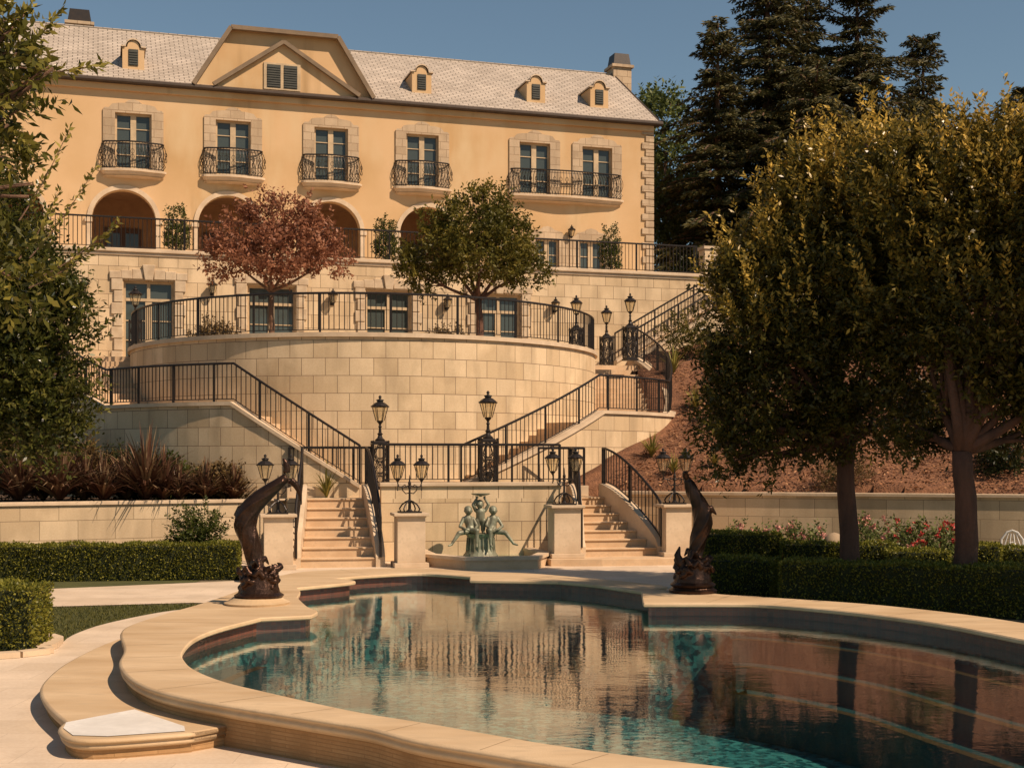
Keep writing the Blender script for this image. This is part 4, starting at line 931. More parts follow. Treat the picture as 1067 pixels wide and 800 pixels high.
def balcony(c, hw, bow, label=None):
    K = 28; plan = []
    for i in range(K+1):
        s_ = -1+2*i/K; e = max(0, (abs(s_)-.86)/.14); d = .17+bow*(.5+.5*math.cos(PI*s_)) - .12*e*e
        plan.append((c+s_*hw, -d))
    m = MB()
    def ring(off, z): return [HF(c+(a-c)*(1+off/hw), b-off, z) for a, b in plan]
    prof = [(.0, 12.62), (-.06, 12.60), (.03, 12.68), (.06, 12.74), (.10, 12.76), (.10, 12.83), (.08, 12.845)]
    L_ = [ring(o, z) for o, z in prof]
    for i in range(len(L_)-1):
        for k in range(K): m.add([L_[i][k], L_[i][k+1], L_[i+1][k+1], L_[i+1][k]], [(0, 1, 2, 3)])
    top = L_[-1]
    for k in range(K):
        a_, b_ = plan[k][0], plan[k+1][0]; m.add([top[k], top[k+1], HF(c+(b_-c)*(1+.08/hw), 0, 12.845), HF(c+(a_-c)*(1+.08/hw), 0, 12.845)], [(0, 1, 2, 3)])
        q0, q1 = L_[1][k], L_[1][k+1]; m.add([q1, q0, HF(a_, 0, 12.57), HF(b_, 0, 12.57)], [(0, 1, 2, 3)])
    for k in (0, K):
        col = [L_[i][k] for i in range(len(L_))]; m.add(col+[HF(plan[k][0], 0, 12.845), HF(plan[k][0], 0, 12.57)], [tuple(range(len(col)+2))])
    bo_ = m.build('balcony', 'cap', H, True)
    rp = [(a, b) for a, b in plan]; full = [(plan[0][0], 0)]+rp+[(plan[-1][0], 0)]
    m = MB(); z0, h = 12.86, .98
    m.tube([HF(a, b, z0+h) for a, b in full], .028, 6); m.tube([HF(a, b, z0+.05) for a, b in full], .016, 4); m.tube([HF(a, b, z0+h-.1) for a, b in full], .012, 4)
    pts3 = along([HF(a, b, 0) for a, b in full], .115); 
    ctr = HF(c, .8, 0)
    for k, p in enumerate(pts3):
        nrm = (p-ctr); nrm.z = 0; nrm.normalize(); L2 = []
        for j in range(9):
            u = j/8; bel = .13*math.sin(PI*min(1, (1-u)*1.25))**1 if u > .2 else .13*math.sin(PI*1.0*(.5+.0))*(u/.2)**.5
            L2.append(p+nrm*(max(0, bel))+Vector((0, 0, z0+.05+u*(h-.07))))
        m.tube(L2, .012, 4, False)
        if k % 2 == 0:
            t_ = Vector((-nrm.y, nrm.x, 0)); cc = p+nrm*.12+Vector((0, 0, z0+.42))
            for q in (0, .2): m.tube([cc+t_*.06*math.cos(j*PI/4)+Vector((0, 0, q-.02+.09*math.sin(j*PI/4))) for j in range(9)], .012, 4, False)
    m.build('railing', 'iron', bo_, True)
for a in ups[:4]: balcony(a, 1.06, .20)
balcony((ups[4]+ups[5])/2, (ups[5]-ups[4])/2+1.0, .16)
# quoins
m = MB()
for k in range(24):
    z = 8.9+k*.29; w2 = .5 if k % 2 else .34; m.fbox(HF, A1-w2, A1+.03, -.06, .0, z+.012, z+.278)
m.build('quoins', 'surround', H, True, bevel=.02)
# roof
RB, RZ = 5.0, 19.45; EB = -.24; EZ = 16.02; sl_ = math.hypot(RB-EB, RZ-EZ)
def roofplane(m, a0, a1, pts, th=.12):
    (b0, z0), (b1, z1) = pts; l = math.hypot(b1-b0, z1-z0)
    m.add([HF(a0, b0, z0), HF(a1, b0, z0), HF(a1, b1, z1), HF(a0, b1, z1)], [(0, 1, 2, 3)] if b1 > b0 else [(3, 2, 1, 0)], [[(a0, 0), (a1, 0), (a1, l), (a0, l)] if b1 > b0 else [(a0, l), (a1, l), (a1, 0), (a0, 0)]])
m = MB(); roofplane(m, A0-.3, A1+.25, [(EB, EZ+.06), (RB, RZ)]); roofplane(m, A0-.3, A1+.25, [(2*RB-EB, EZ+.06), (RB, RZ)])
m.tube([HF(A0-.3, RB, RZ), HF(A1+.25, RB, RZ)], .07, 6)
roof = m.build('roof', 'roof', H, True)
m = MB()
for aa in (A0, A1): m.add([HF(aa, 0, 15.9), HF(aa, 10, 15.9), HF(aa, RB, RZ-.08)], [(0, 1, 2)])
m.build('gable_wall', 'stucco', H, True)
m = MB(); m.tube([HF(A0-.3, EB-.06, EZ), HF(A1+.3, EB-.06, EZ)], .085, 8); m.fbox(HF, A0-.3, A1+.25, EB, .0, EZ-.08, EZ+.03)
for sg in (0,): m.tube([HF(A1+.25, EB, EZ+.03), HF(A1+.25, RB, RZ-.03)], .06, 6)
m.build('gutter', 'gutter', H, True)
m = MB(); m.fbox(HF, A0, A1, -.12, -.0, EZ-.30, EZ-.08); m.build('cornice', 'stucco', H, True)
# central pediment
pp = [HF.hit(*q, -.06) for q in ((201, 86), (240, 31), (351, 41), (388, 101))]
m = MB(); po = [(x, max(z, 16.08)) for x, z in pp]; po[0] = (pp[0][0], 16.1); po[3] = (pp[3][0], 16.1)
zt_ = (pp[1][1]+pp[2][1])/2; po[1] = (pp[1][0], zt_); po[2] = (pp[2][0], zt_)
m.holes(HF, po[::-1], [], -.10, .3); ped = m.build('pediment', 'stucco', H, True)
m = MB()
for i in range(3):
    (x0, z0), (x1, z1) = po[i], po[i+1]; l = math.hypot(x1-x0, z1-z0)
    m.add([HF(x0, -.35, z0+.03), HF(x1, -.35, z1+.03), HF(x1, 4.2, z1+.03), HF(x0, 4.2, z0+.03)], [(0, 1, 2, 3)], [[(0, 0), (l, 0), (l, 4.5), (0, 4.5)]])
m.build('pediment_roof', 'roof', ped, True)
m = MB()
for i in range(3): (x0, z0), (x1, z1) = po[i], po[i+1]; m.tube([HF(x0, -.34, z0), HF(x1, -.34, z1)], .11, 4)
m.build('bargeboard', 'timber', ped, True)
ig = [HF.hit(*q, -.2) for q in ((222, 89), (295, 46), (374, 101))]; ap = ig[1]; cx_ = ap[0]
igp = [(ig[0][0], 16.12), (cx_, ap[1]), (ig[2][0], 16.12)]
m = MB(); m.holes(HF, igp[::-1], [], -.24, .14); m.build('gable_panel', 'stucco', ped, True)
m = MB(); m.tube([HF(igp[0][0], -.36, 16.14), HF(cx_, -.36, ap[1]+.03)], .10, 4); m.tube([HF(cx_, -.36, ap[1]+.03), HF(igp[2][0], -.36, 16.14)], .10, 4); m.build('gable_bargeboard', 'timber', ped, True)
wa, wz0 = HF.hit(294, 93, -.25); _, wz1 = HF.hit(294, 68, -.25)
m = MB(); m.fbox(HF, wa-.68, wa+.68, -.29, -.242, wz0-.05, wz1+.05); gwi = m.build('louvred_window', 'frame', ped, True)
for sg in (-1, 1):
    m = MB(); m.fbox(HF, wa+sg*.31-.25, wa+sg*.31+.25, -.30, -.2915, wz0+.02, wz1-.02)
    for k in range(9): z = wz0+.05+k*(wz1-wz0-.1)/9; m.fbox(HF, wa+sg*.31-.24, wa+sg*.31+.24, -.325, -.302, z, z+.055)
    m.build('louvre', 'louvre', gwi, True)
# dormers
slope = (RZ-EZ)/(RB-EB)
for px, py in ((139, 76), (439.5, 101), (558.5, 111), (624.5, 118)):
    b = .85; a, _ = HF.hit(px, py, b); z0 = EZ+(b-EB)*slope-.02; w2 = .39; h = .86
    f = [(a-w2, z0-.12), (a-w2, z0+h)]+[(a-.22*math.cos(k*PI/10)-0, z0+h+.26*math.sin(k*PI/10)+.02) for k in range(11)]+[(a+w2, z0+h), (a+w2, z0-.12)]
    m = MB(); m.holes(HF, f[::-1], [], b, .04)
    for i in range(1, len(f)-2):
        pass
    m.hexa([HF(a-w2, b+.04, z0-.12), HF(a+w2, b+.04, z0-.12), HF(a+w2, b+.06, z0-.12), HF(a-w2, b+.06, z0-.12), HF(a-w2, b+.04, z0+h), HF(a+w2, b+.04, z0+h), HF(a+w2, b+1.55, z0+h), HF(a-w2, b+1.55, z0+h)])
    dd = m.build('dormer', 'stucco', roof, True)
    # note: louvre and hood sit on the dormer face
    m = MB(); m.fbox(HF, a-.17, a+.17, b-.03, b-.001, z0+.2, z0+.80)
    for k in range(6): m.fbox(HF, a-.15, a+.15, b-.05, b-.032, z0+.23+k*.09, z0+.275+k*.09)
    m.build('dormer_louvre', 'louvre', H, True)
    m = MB(); hood = [(a-w2-.06, z0+h), (a-w2-.06, z0+h+.06), (a-.27, z0+h+.07)]+[(a-.27*math.cos(k*PI/10), z0+h+.07+.27*math.sin(k*PI/10)) for k in range(1, 10)]+[(a+.27, z0+h+.07), (a+w2+.06, z0+h+.06), (a+w2+.06, z0+h)]
    for i in range(len(hood)-1):
        (x0, q0), (x1, q1) = hood[i], hood[i+1]; m.add([HF(x0, b-.06, q0), HF(x1, b-.06, q1), HF(x1, b+1.8, q1), HF(x0, b+1.8, q0), HF(x0, b-.06, q0-.05), HF(x1, b-.06, q1-.05)], [(0, 1, 2, 3), (4, 5, 1, 0)])
    m.build('dormer_hood', 'cap', H, True)
# chimneys
def chimney(px, py0, py1, b, w2):
    a, zt2 = HF.hit(px, py0, b); zb2 = HF.hit(px, py1, b)[1]; c = HF(a, b, (zt2+zb2)/2)
    m = MB(); m.box((c.x, c.y, zb2-.7+(zt2-.35-zb2+.7)/2), (w2, w2, zt2-.35-zb2+.7), R(17)); m.box((c.x, c.y, zt2-.42), (w2+.18, w2+.18, .12), R(17)); o = m.build('chimney', 'surround', roof, True)
    m = MB(); m.box((c.x, c.y, zt2-.10), (w2*.96, w2*.96, .52), R(17), .82); m.build('chimney_pot', 'iron', o, True)
chimney(645, 62, 96, 5.2, .85); chimney(83, 17, 30, 6.2, .95)
# side wing seen past the right corner
m = MB(); m.fbox(HF, A1+.02, A1+.85, 3.2, 8, 8.8, 14.4); m.build('side_wing', 'surround', H, True)
m = MB(); m.fbox(HF, A1+.0, A1+1.2, 2.8, 8.2, 14.4, 14.6); m.build('side_wing_roof', 'gutter', H, True)

# ---------------------------------------------------------------- planter walls
def flat_wall(name, label, p0, p1, z0, z1, th=.3, mat='stone_low', capo=.05):
    p0 = Vector(p0); p1 = Vector(p1); ang = math.atan2(p1.y-p0.y, p1.x-p0.x); fr = Fr((p0.x, p0.y), ang); L = (p1-p0).length
    t = thing(name, label, 'wall', (p0.x, p0.y, z0), ang); m = MB(); m.fbox(fr, 0, L, 0, th, z0, z1-.08); m.build('wall', mat, t, True)
    m = MB(); m.fbox(fr, -.0, L, -capo, th+capo, z1-.08, z1); m.build('cap', 'cap', t, True, bevel=.01); return t
a_, b_ = PZ(0, 523.5, 1.4), PZ(250, 520, 1.4); dv = (b_-a_).normalized()
pA = a_-dv*14; pB = a_+dv*6.9
flat_wall('planter_wall', 'low stone planter wall behind the left hedge below the flax plants', (pA.x, pA.y), (pB.x, pB.y), GZ-.1, 1.4)
c_, d_ = PZ(690, 512, 1.55), PZ(1067, 515, 1.55); dv2 = (d_-c_).normalized(); pC = c_-dv2*1.2; pD_ = d_+dv2*12
flat_wall('planter_wall', 'low stone retaining wall at the foot of the mulch slope on the right', (pC.x, pC.y), (pD_.x, pD_.y), GZ-.1, 1.55)

# ---------------------------------------------------------------- vegetation
def hedge(label, p0, p1, th, z0, z1, dens=1500, tone=0, leaf=.05):
    p0 = Vector(p0); p1 = Vector(p1); ang = math.atan2(p1.y-p0.y, p1.x-p0.x); fr = Fr((p0.x, p0.y), ang); L = (p1-p0).length
    t = thing('box_hedge', label, 'hedge', (p0.x, p0.y, z0), ang, 'clipped box hedges')
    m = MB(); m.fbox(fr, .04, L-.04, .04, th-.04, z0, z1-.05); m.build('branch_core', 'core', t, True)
    faces = [((0, 0), (L, 0), 1, z1-z0), ((0, 0), (0, th), 1, z1-z0), ((L, 0), (L, th), 1, z1-z0), (None, None, 0, 0)]
    P = []; A = []
    nf = int(L*(z1-z0)*dens); u = rng.random(nf)*L; v = z0+rng.random(nf)*(z1-z0); bb = np.abs(rng.normal(size=nf))*.02-.012+.012*np.sin(u*5+v*3); P.append((u, bb, v)); A.append((0, -1, .5))
    for uu, sgn in ((0, -1), (L, 1)):
        nf = int(th*(z1-z0)*dens); v = z0+rng.random(nf)*(z1-z0); P.append((np.full(nf, uu)-sgn*np.abs(rng.normal(size=nf))*.02, rng.random(nf)*th, v)); A.append((sgn, 0, .5))
    nf = int(L*th*dens); u = rng.random(nf)*L; P.append((u, rng.random(nf)*th, z1-.02+rng.normal(size=nf)*.018+.018*np.sin(u*4)+.012*np.sin(u*11))); A.append((0, 0, 1))
    PP = []; AA = []
    for (a, b, c), d in zip(P, A):
        PP.append(np.stack([fr.o[0]+a*fr.c-b*fr.s, fr.o[1]+a*fr.s+b*fr.c, c], 1)); dd = np.array([d[0]*fr.c-d[1]*fr.s, d[0]*fr.s+d[1]*fr.c, d[2]]); AA.append(np.tile(dd, (len(a), 1)))
    PP = np.concatenate(PP); AA = unit(np.concatenate(AA)+rng.normal(size=PP.shape)*.7)
    leaves('foliage', PP, AA, leaf*(.7+.6*rng.random(len(PP))), leaf*.6, 'l_hedge', t, rng.random(len(PP))*.8+tone); return t  # a raised tone paints sunlight into the leaf colour
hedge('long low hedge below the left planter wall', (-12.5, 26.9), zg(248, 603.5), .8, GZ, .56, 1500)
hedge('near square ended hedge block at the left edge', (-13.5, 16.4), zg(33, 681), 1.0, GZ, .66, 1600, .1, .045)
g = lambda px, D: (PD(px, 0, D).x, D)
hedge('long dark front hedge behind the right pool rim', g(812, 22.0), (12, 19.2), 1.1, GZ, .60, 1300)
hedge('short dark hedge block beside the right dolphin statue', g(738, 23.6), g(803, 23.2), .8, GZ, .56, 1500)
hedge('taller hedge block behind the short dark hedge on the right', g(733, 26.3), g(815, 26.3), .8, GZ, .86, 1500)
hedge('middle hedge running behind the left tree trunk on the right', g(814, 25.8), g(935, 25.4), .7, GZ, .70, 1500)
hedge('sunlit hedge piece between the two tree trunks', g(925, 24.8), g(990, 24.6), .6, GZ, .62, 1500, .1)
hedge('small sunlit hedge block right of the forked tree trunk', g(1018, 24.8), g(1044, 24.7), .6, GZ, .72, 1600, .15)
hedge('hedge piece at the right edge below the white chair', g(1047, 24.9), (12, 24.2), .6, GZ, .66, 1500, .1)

def bush(name, label, c, r, mat, n=260, nl=12, ll=.07, lw=.03, length=.22, up=.5, cat='shrub', group=None, flowers=None, stems=True, toplit=.1):
    t = thing(name, label, cat, (c[0], c[1], c[2]), 0, group)
    m = MB()
    for k in range(6):
        a = k*PI/3; limb(m, (c[0], c[1], c[2]), (c[0]+math.cos(a)*r[0]*.5, c[1]+math.sin(a)*r[1]*.5, c[2]+r[2]*1.2), .018, .006, .1, 4, 5)
    m.build('stem', 'bark', t, True)
    crown('foliage', [((c[0], c[1], c[2]+r[2]), r)], n, nl, length, ll, lw, mat, t, up, .1, 0, toplit)
    if flowers:
        P, D = blobpts([((c[0], c[1], c[2]+r[2]*1.1), (r[0]*1.05, r[1]*1.05, r[2]*1.1))], flowers[1], .85); P = P[P[:, 2] > c[2]+r[2]*.5]
        P = np.repeat(P, 10, 0); A = rng.normal(size=P.shape)+np.array([0, 0, .5]); leaves('blossom', P+rng.normal(size=P.shape)*.02, A, .07, .055, flowers[0], t)
    return t
p = PD(206, 560, 28.6); bush('round_shrub', 'rounded green shrub against the left planter wall', (p.x, p.y, GZ), (.62, .4, .72), 'l_green', 420, 16, .08, .03, .25)
for i, (px, D, rr, hh, fl, lb) in enumerate(((772, 27.2, .55, .52, 'petal_pink', 'pale pink rose bush nearest the right dolphin statue'), (808, 27.0, .5, .55, 'petal_pink', 'taller pink rose bush second from the right dolphin statue'), (842, 26.9, .45, .5, 'petal_pink', 'pink rose bush just left of the tan boulder'),
                                    (920, 26.2, .6, .42, 'petal_pink', 'loose rose bush between the tree trunks'), (948, 26.6, .45, .58, 'petal_red', 'rose bush with a bright red bloom between the tree trunks'), (985, 26.3, .5, .56, 'petal_red', 'rose bush with red blooms left of the forked trunk'), (905, 27.2, .4, .6, 'petal_pink', 'dark rose bush right behind the first tree trunk'))):
    p = PD(px, 500, D); bush('rose_bush', lb, (p.x, p.y, GZ), (rr, .4, hh), 'l_pale', 260, 10, .07, .04, .25, .8, 'rose bush', 'rose bushes below the right wall', (fl, 60 if i != 4 else 40))
p = PD(915, 520, 27.9+.6); bush('brown_shrub', 'brownish rounded shrub above the wall behind the first trunk', (p.x, 31.4, 1.5), (.75, .5, .38), 'l_brown', 420, 14, .05, .02, .2)
p = PD(1056, 500, 30.5); bush('dark_shrub', 'dark low shrub on the mulch slope at the right edge', (p.x, 31.2, 1.9), (.75, .6, .4), 'l_dark', 420, 14, .09, .03, .25)
m = MB(); p = PD(869, 548, 26.5); m.ball((p.x, p.y, .55), (.24, .22, .32), 16); m.lathe([(.22, GZ-.02), (.2, .1), (.18, .3)], (p.x, p.y, 0), 12)
setp(m.build('boulder', 'pot', smooth=True, loc=(p.x, p.y, GZ)), 'rounded tan boulder just left of the first tree trunk', 'boulder')
for i, (px, D, rx, hh, mt_, lb) in enumerate(((15, 31.2, 1.0, .75, 'l_brown', 'brownish shrub mass at the left edge behind the flax'), (85, 31.5, .9, .6, 'l_brown', 'brownish shrub between the first flax clumps'), (130, 31.8, .8, .5, 'l_dark', 'dark green shrub behind the broad flax clump'),
                                            (172, 32.0, .6, .42, 'l_green', 'small green shrub right of the tallest flax'), (228, 31.9, .7, .33, 'l_brown', 'low brownish shrub against the stair wall'), (40, 33, 1.2, .9, 'l_dark', 'dark shrub under the left tree'))):
    p = PD(px, 500, D); bush('bedding_shrub', lb, (p.x, p.y, 1.36), (rx, .45, hh), mt_, 420, 14, .10, .04, .3, .6, 'shrub', 'mixed shrubs behind the left planter wall')
for px, D, rx, hh, lb in ((662, 39.5, .5, .45, 'dark green shrub beside the curved landing wall of the right stair'), (716, 43.2, .9, .7, 'grey green shrub below the upper right stair'), (770, 37, .8, .35, 'low green ground shrub in the middle of the mulch slope'), (965, 35, 1.0, .4, 'low green shrub on the slope between the garden trees')):
    p = PD(px, 500, D); z_ = hz(p.x, p.y)
    if z_ > 1.3: bush('slope_shrub', lb, (p.x, p.y, z_-.05), (rx, .5, hh), 'l_olive', 260, 12, .09, .04, .25, .6, 'shrub', 'shrubs on the mulch slope')
# strappy plants
def strappy(name, label, c, h, n, mat, spread=.8, wd=.045, group=None, cat='plant'):
    t = thing(name, label, cat, tuple(c), 0, group); V = []; Q = []; T = []
    for i in range(n):
        a = rng.random()*2*PI; lean = rng.random()**.8*spread; L = h*(.6+.5*rng.random()); w_ = wd*(.7+.6*rng.random()); d = np.array([math.cos(a), math.sin(a), 0]); s = np.array([-math.sin(a), math.cos(a), 0]); K = 5; tn = rng.random()
        for k in range(K+1):
            u = k/K; P_ = np.array([c[0], c[1], c[2]])+d*(.06*rng.random()*0+L*lean*u**1.3)+np.array([0, 0, L*(u*(1.05-.35*lean)-.35*lean*u**3)]); ww = w_*(1-u**2.5)*.5+.002
            V += [P_-s*ww, P_+s*ww]
            if k: b = len(V)-4; Q.append([b, b+1, b+3, b+2]); T.append(tn*.7+.3*u*rng.random())
    arrmesh('blades', np.array(V), np.array(Q), mat, t, np.array(T)); return t
fl = [(20, 30.2, 1.15, 'bronze flax clump under the left tree at the left edge'), (62, 30.0, 1.1, 'bronze flax clump second from the left edge'), (108, 30.1, 1.0, 'broad bronze flax clump in front of the left stair wall'), (152, 30.6, 1.45, 'tallest bronze flax clump with upright blades'),
      (186, 30.9, .9, 'small bronze flax clump right of the tallest one'), (214, 31.2, .75, 'low reddish flax clump near the stair wall'), (243, 31.5, .75, 'rightmost small reddish flax clump on the planter wall')]
fl += [(88, 30.6, .95, 'flax clump with pale arching blades left of the broad one'), (132, 30.9, 1.1, 'flax clump touching the tallest clump'), (170, 30.7, 1.0, 'flax clump leaning over the wall right of the tallest'), (45, 31, 1.3, 'tall flax clump behind the second from the left')]
for px, D, h, lb in fl: p = PD(px, 500, D); strappy('flax_plant', lb, (p.x, p.y, 1.36), h*random.uniform(1.05, 1.4), 200, 'l_flax', 1.15, .06, 'bronze flax plants above the left planter wall')
for px, D, h, lb in ((702, 41.2, .9, 'yellow green spiky plant at the base of the upper right stair'), (679, 34.6, .75, 'yellow green spiky plant beside the right stair wall'), (744, 33.8, .5, 'small yellow spiky plant low on the mulch slope'), (702, 33.4, .55, 'spiky plant behind the right candelabra'), (725, 38, .8, 'dark green spiky plant midway up the mulch slope')):
    p = PD(px, 450, D); strappy('spiky_plant', lb, (p.x, p.y, hz(p.x, p.y)), h, 60, 'l_grass', .9, .035, 'spiky plants on the mulch slope')
p = PD(345, 490, 32.4); strappy('spiky_plant', 'yellow green plant behind the railing above the left front steps', (p.x-.0, 31.6+.0, 1.42), .85, 70, 'l_grass', .8, .04, 'spiky plants on the mulch slope')

def tree(name, label, base, trunks, blobs, leafargs, bark='bark', group=None, seg=8):
    t = thing(name, label, 'tree', tuple(base), 0, group); m = MB(); b = Vector(base)
    for (p0, p1, r0, r1, wob) in trunks: limb(m, p0, p1, r0, r1, wob, 7, seg)
    m.build('trunk', bark, t, True, smooth=True); crown('crown', blobs, parent=t, **leafargs); return t
def branches(p0, blobs, r, k=3):
    out = []
    for c, rr in blobs:
        out.append((p0, c, r, r*.3, .15))
        for _ in range(k):
            q = [c[i]+rr[i]*random.uniform(-.75, .75) for i in range(3)]; out.append((Vector(p0).lerp(Vector(c), .6), q, r*.45, r*.12, .15))
    return out
# terrace trees
p = PD(283, 348, 38.2); b = (p.x, p.y, 5.33); top = (p.x, p.y, 7.1)
def bl(px, py, D, rx, rz, ry=None): q = PD(px, py, D); return ((q.x, q.y, q.z), (rx, ry or rx*.9, rz))
B = [bl(262, 248, 38.2, .95, .65), bl(292, 232, 38.4, 1.0, .6), bl(322, 252, 38.2, .95, .6), bl(242, 272, 38, .6, .4), bl(342, 270, 38.2, .5, .38), bl(288, 264, 37.6, 1.1, .5)]
tree('plum_tree', 'red leaved tree on the middle terrace at the left', b, [(b, top, .09, .07, .04)]+branches(top, B, .05), B, dict(n=1350, nl=10, length=.34, ll=.12, lw=.06, mat='l_red', up=.5, inner=.2, toplit=.2, tufts=105))
p = PD(500, 350, 38.6); b = (p.x, p.y, 5.33); top = (p.x-.05, p.y, 6.9)
B = [bl(454, 262, 38.6, .8, .72), bl(490, 240, 38.8, 1.05, .8), bl(528, 257, 38.6, .85, .75), bl(500, 265, 37.9, 1.2, .7), bl(440, 288, 38.4, .6, .45), bl(545, 282, 38.6, .55, .45), bl(505, 215, 38.8, .7, .45)]
tree('terrace_tree', 'rounded green tree on the middle terrace at the centre', b, [(b, top, .13, .10, .04)]+branches(top, B, .06), B, dict(n=2300, nl=10, length=.32, ll=.12, lw=.055, mat='l_olive', up=.6, inner=.25, toplit=.25, tufts=170), bark='barkred')
# topiaries and low shrubs on the terraces
for px, py, lb in ((183, 262, 'slim topiary shrub between the first two arches'), (402, 272, 'slim topiary shrub beside the fourth arch'), (636, 276, 'bushy topiary shrub in front of the right ground floor window')):
    a, z = TF.hit(px, py, 3.2); q = TF(a, 3.2, 8.85); t = thing('topiary_shrub', lb, 'shrub', tuple(q), 0, 'topiary shrubs on the top terrace')
    m = MB(); m.lathe([(.2, 0), (.27, .35), (.29, .4), (.22, .4)], tuple(q), 14); m.build('pot', 'pot', t, True)
    m = MB(); m.tube([q, q+Vector((0, 0, 1.2))], .03, 6); m.build('trunk', 'bark', t, True)
    crown('crown', [((q.x, q.y, q.z+1.3), (.36, .36, .85)), ((q.x, q.y, q.z+1.0), (.42, .42, .45))], 300, 9, .16, .09, .045, 'l_green', t, .7, .3, 0, .2)
for px, lb in ((222, 'low shrub against the lower wall beside the red tree'), (466, 'low shrub against the lower wall left of the green tree trunk')):
    a, z = TF.hit(px, 340, -.8); q = TF(a, -.8, 5.33); bush('wall_shrub', lb, tuple(q), (.75, .45, .62), 'l_brown', 380, 12, .09, .045, .25, .5)
# big trees on the right
def bigtree(label, base, fork, B, gold, r0=.19, n=3400):
    B = [(c, tuple(x*.93 for x in rr)) for c, rr in B]
    tr = [(base, fork, r0, r0*.78, .03)]
    for c, rr in B:
        tr.append((fork, c, r0*.5, r0*.12, .2))
        for _ in range(2): q = [c[i]+rr[i]*random.uniform(-.8, .8) for i in range(3)]; tr.append((Vector(fork).lerp(Vector(c), .5), q, r0*.25, r0*.06, .2))
    return tree('garden_tree', label, base, tr, B, dict(n=int(n*1.15), nl=15, length=.42, ll=.105, lw=.045, mat='l_gold', up=.8, toplit=gold*.7, sprays=360, tufts=330), bark='barkred', group='broad trees above the right hedges', seg=10)
D1 = 23.9; p = PD(886, 580, D1); b1 = (p.x, p.y, GZ); f1 = tuple(PD(882, 462, D1))
B1 = [bl(800, 400, D1, .95, 1.25), bl(770, 440, D1-.2, .65, .6), bl(850, 330, D1, 1.2, 1.4), bl(800, 290, D1+.3, .75, .9), bl(860, 240, D1+.3, 1.0, 1.2), bl(900, 400, D1-.4, 1.0, 1.0), bl(835, 215, D1+.4, .5, .7), bl(890, 195, D1+.2, .8, .8), bl(752, 462, D1-.2, .4, .45), bl(745, 385, D1, .35, .5), bl(800, 350, D1-.3, .7, .9), bl(870, 430, D1, .8, .55), bl(775, 330, D1+.3, .5, .8), bl(930, 290, D1, 1.0, 1.2), bl(925, 435, D1+.6, .7, .55), bl(835, 462, D1+.2, .6, .4), bl(795, 475, D1, .45, .35)]
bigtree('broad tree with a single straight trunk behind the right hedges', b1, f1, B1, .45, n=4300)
D2 = 21.9; p = PD(1005, 590, D2); b2 = (p.x, p.y, GZ); f2 = tuple(PD(1003, 470, D2))
B2 = [bl(970, 380, D2+.4, .8, .8), bl(950, 300, D2+.6, .9, 1.1), bl(1020, 330, D2-.1, 1.0, 1.0), bl(1060, 400, D2, .75, .6), bl(960, 220, D2+.6, .95, 1.1), bl(1030, 230, D2+.3, 1.2, 1.3), bl(985, 170, D2+.8, .5, .55), bl(1045, 175, D2+.2, .6, .7), bl(1100, 280, D2, 1.2, 1.6), bl(1110, 400, D2, 1.0, .7), bl(920, 165, D2+.9, .35, .45), bl(955, 445, D2+.9, .45, .4), bl(1065, 450, D2+.7, .6, .35)]
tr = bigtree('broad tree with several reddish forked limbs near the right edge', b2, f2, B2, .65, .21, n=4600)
# conifers
def conifer(label, px, ytop, D, zb, rad, n=150, seed=1, lean=0, name='conifer'):
    q = PD(px, ytop, D); t = thing(name, label, 'tree', (q.x, q.y, zb), 0, 'tall dark conifers behind the garden'); Ht = q.z-zb
    m = MB(); m.tube([(q.x, q.y, zb), (q.x, q.y, zb+Ht*.5), (q.x+lean, q.y, q.z-.2)], [rad*.07, rad*.045, .03], 7)
    r_ = np.random.default_rng(seed); PP = []; AA = []; LL = []
    n = int(Ht*2.3)
    for i in range(n):
        u = (i+.6*r_.random())/n; h = zb+Ht*(.06+.94*u); big = .6+.75*r_.random()
        for k in range(8):
            if r_.random() < .08: continue
            a = r_.random()*2*PI; L = (rad*(1-u)**.8+.22)*big*(.6+.6*r_.random()); d = np.array([math.cos(a), math.sin(a), 0]); K = max(4, int(L/.16))
            s = np.linspace(.08, 1, K)[:, None]; c = np.array([q.x+lean*u, q.y, h])+d*L*s+np.array([0, 0, 1])*(L*((.30+.5*(u > .85))*s-.42*s*s))
            if L > .8: m.tube([(q.x+lean*u, q.y, h)]+[tuple(x) for x in c[1::3]], [.035]*(1+len(c[1::3])), 4)
            sd = np.array([-d[1], d[0], 0])
            for rep in range(13):
                sg = r_.choice([-1, 1], size=(K, 1)); ext = r_.random((K, 1))*(.34*L**.5)*(1.15-s)*1.3
                PP.append(c+sd*sg*ext+np.array([0, 0, -.35])*ext+r_.normal(size=c.shape)*.04); AA.append(d*.55+sd*sg*.75+r_.normal(size=c.shape)*.25+np.array([0, 0, -.35])); LL.append(np.full(K, .26))
    m.build('trunk', 'bark', t, True)
    PP = np.concatenate(PP); AA = np.concatenate(AA); TT = .25+.5*rng.random(len(PP)); leaves('crown', PP, AA, np.concatenate(LL), .075, 'l_conifer', t, TT*(.5+.8*rng.random(len(PP))))
conifer('tallest dark conifer rising above the frame behind the right garden', 800, -70, 60, 7, 5.6, 230, 1)
conifer('second tall conifer with a broad ragged crown right of the tallest', 893, -25, 62, 7, 6.4, 200, 2)
conifer('small pointed conifer top right of the tall conifers', 962, 34, 66, 7, 4.2, 150, 3)
conifer('dense dark conifer trunked between the two tallest ones', 842, -5, 63, 7, 5.2, 200, 8)
conifer('conifer left flank with long low boughs beside the mansion', 748, 20, 58, 7, 3.6, 150, 4)
conifer('conifer tip rising at the right edge of the picture', 1062, 92, 60, 7, 3.2, 130, 5)
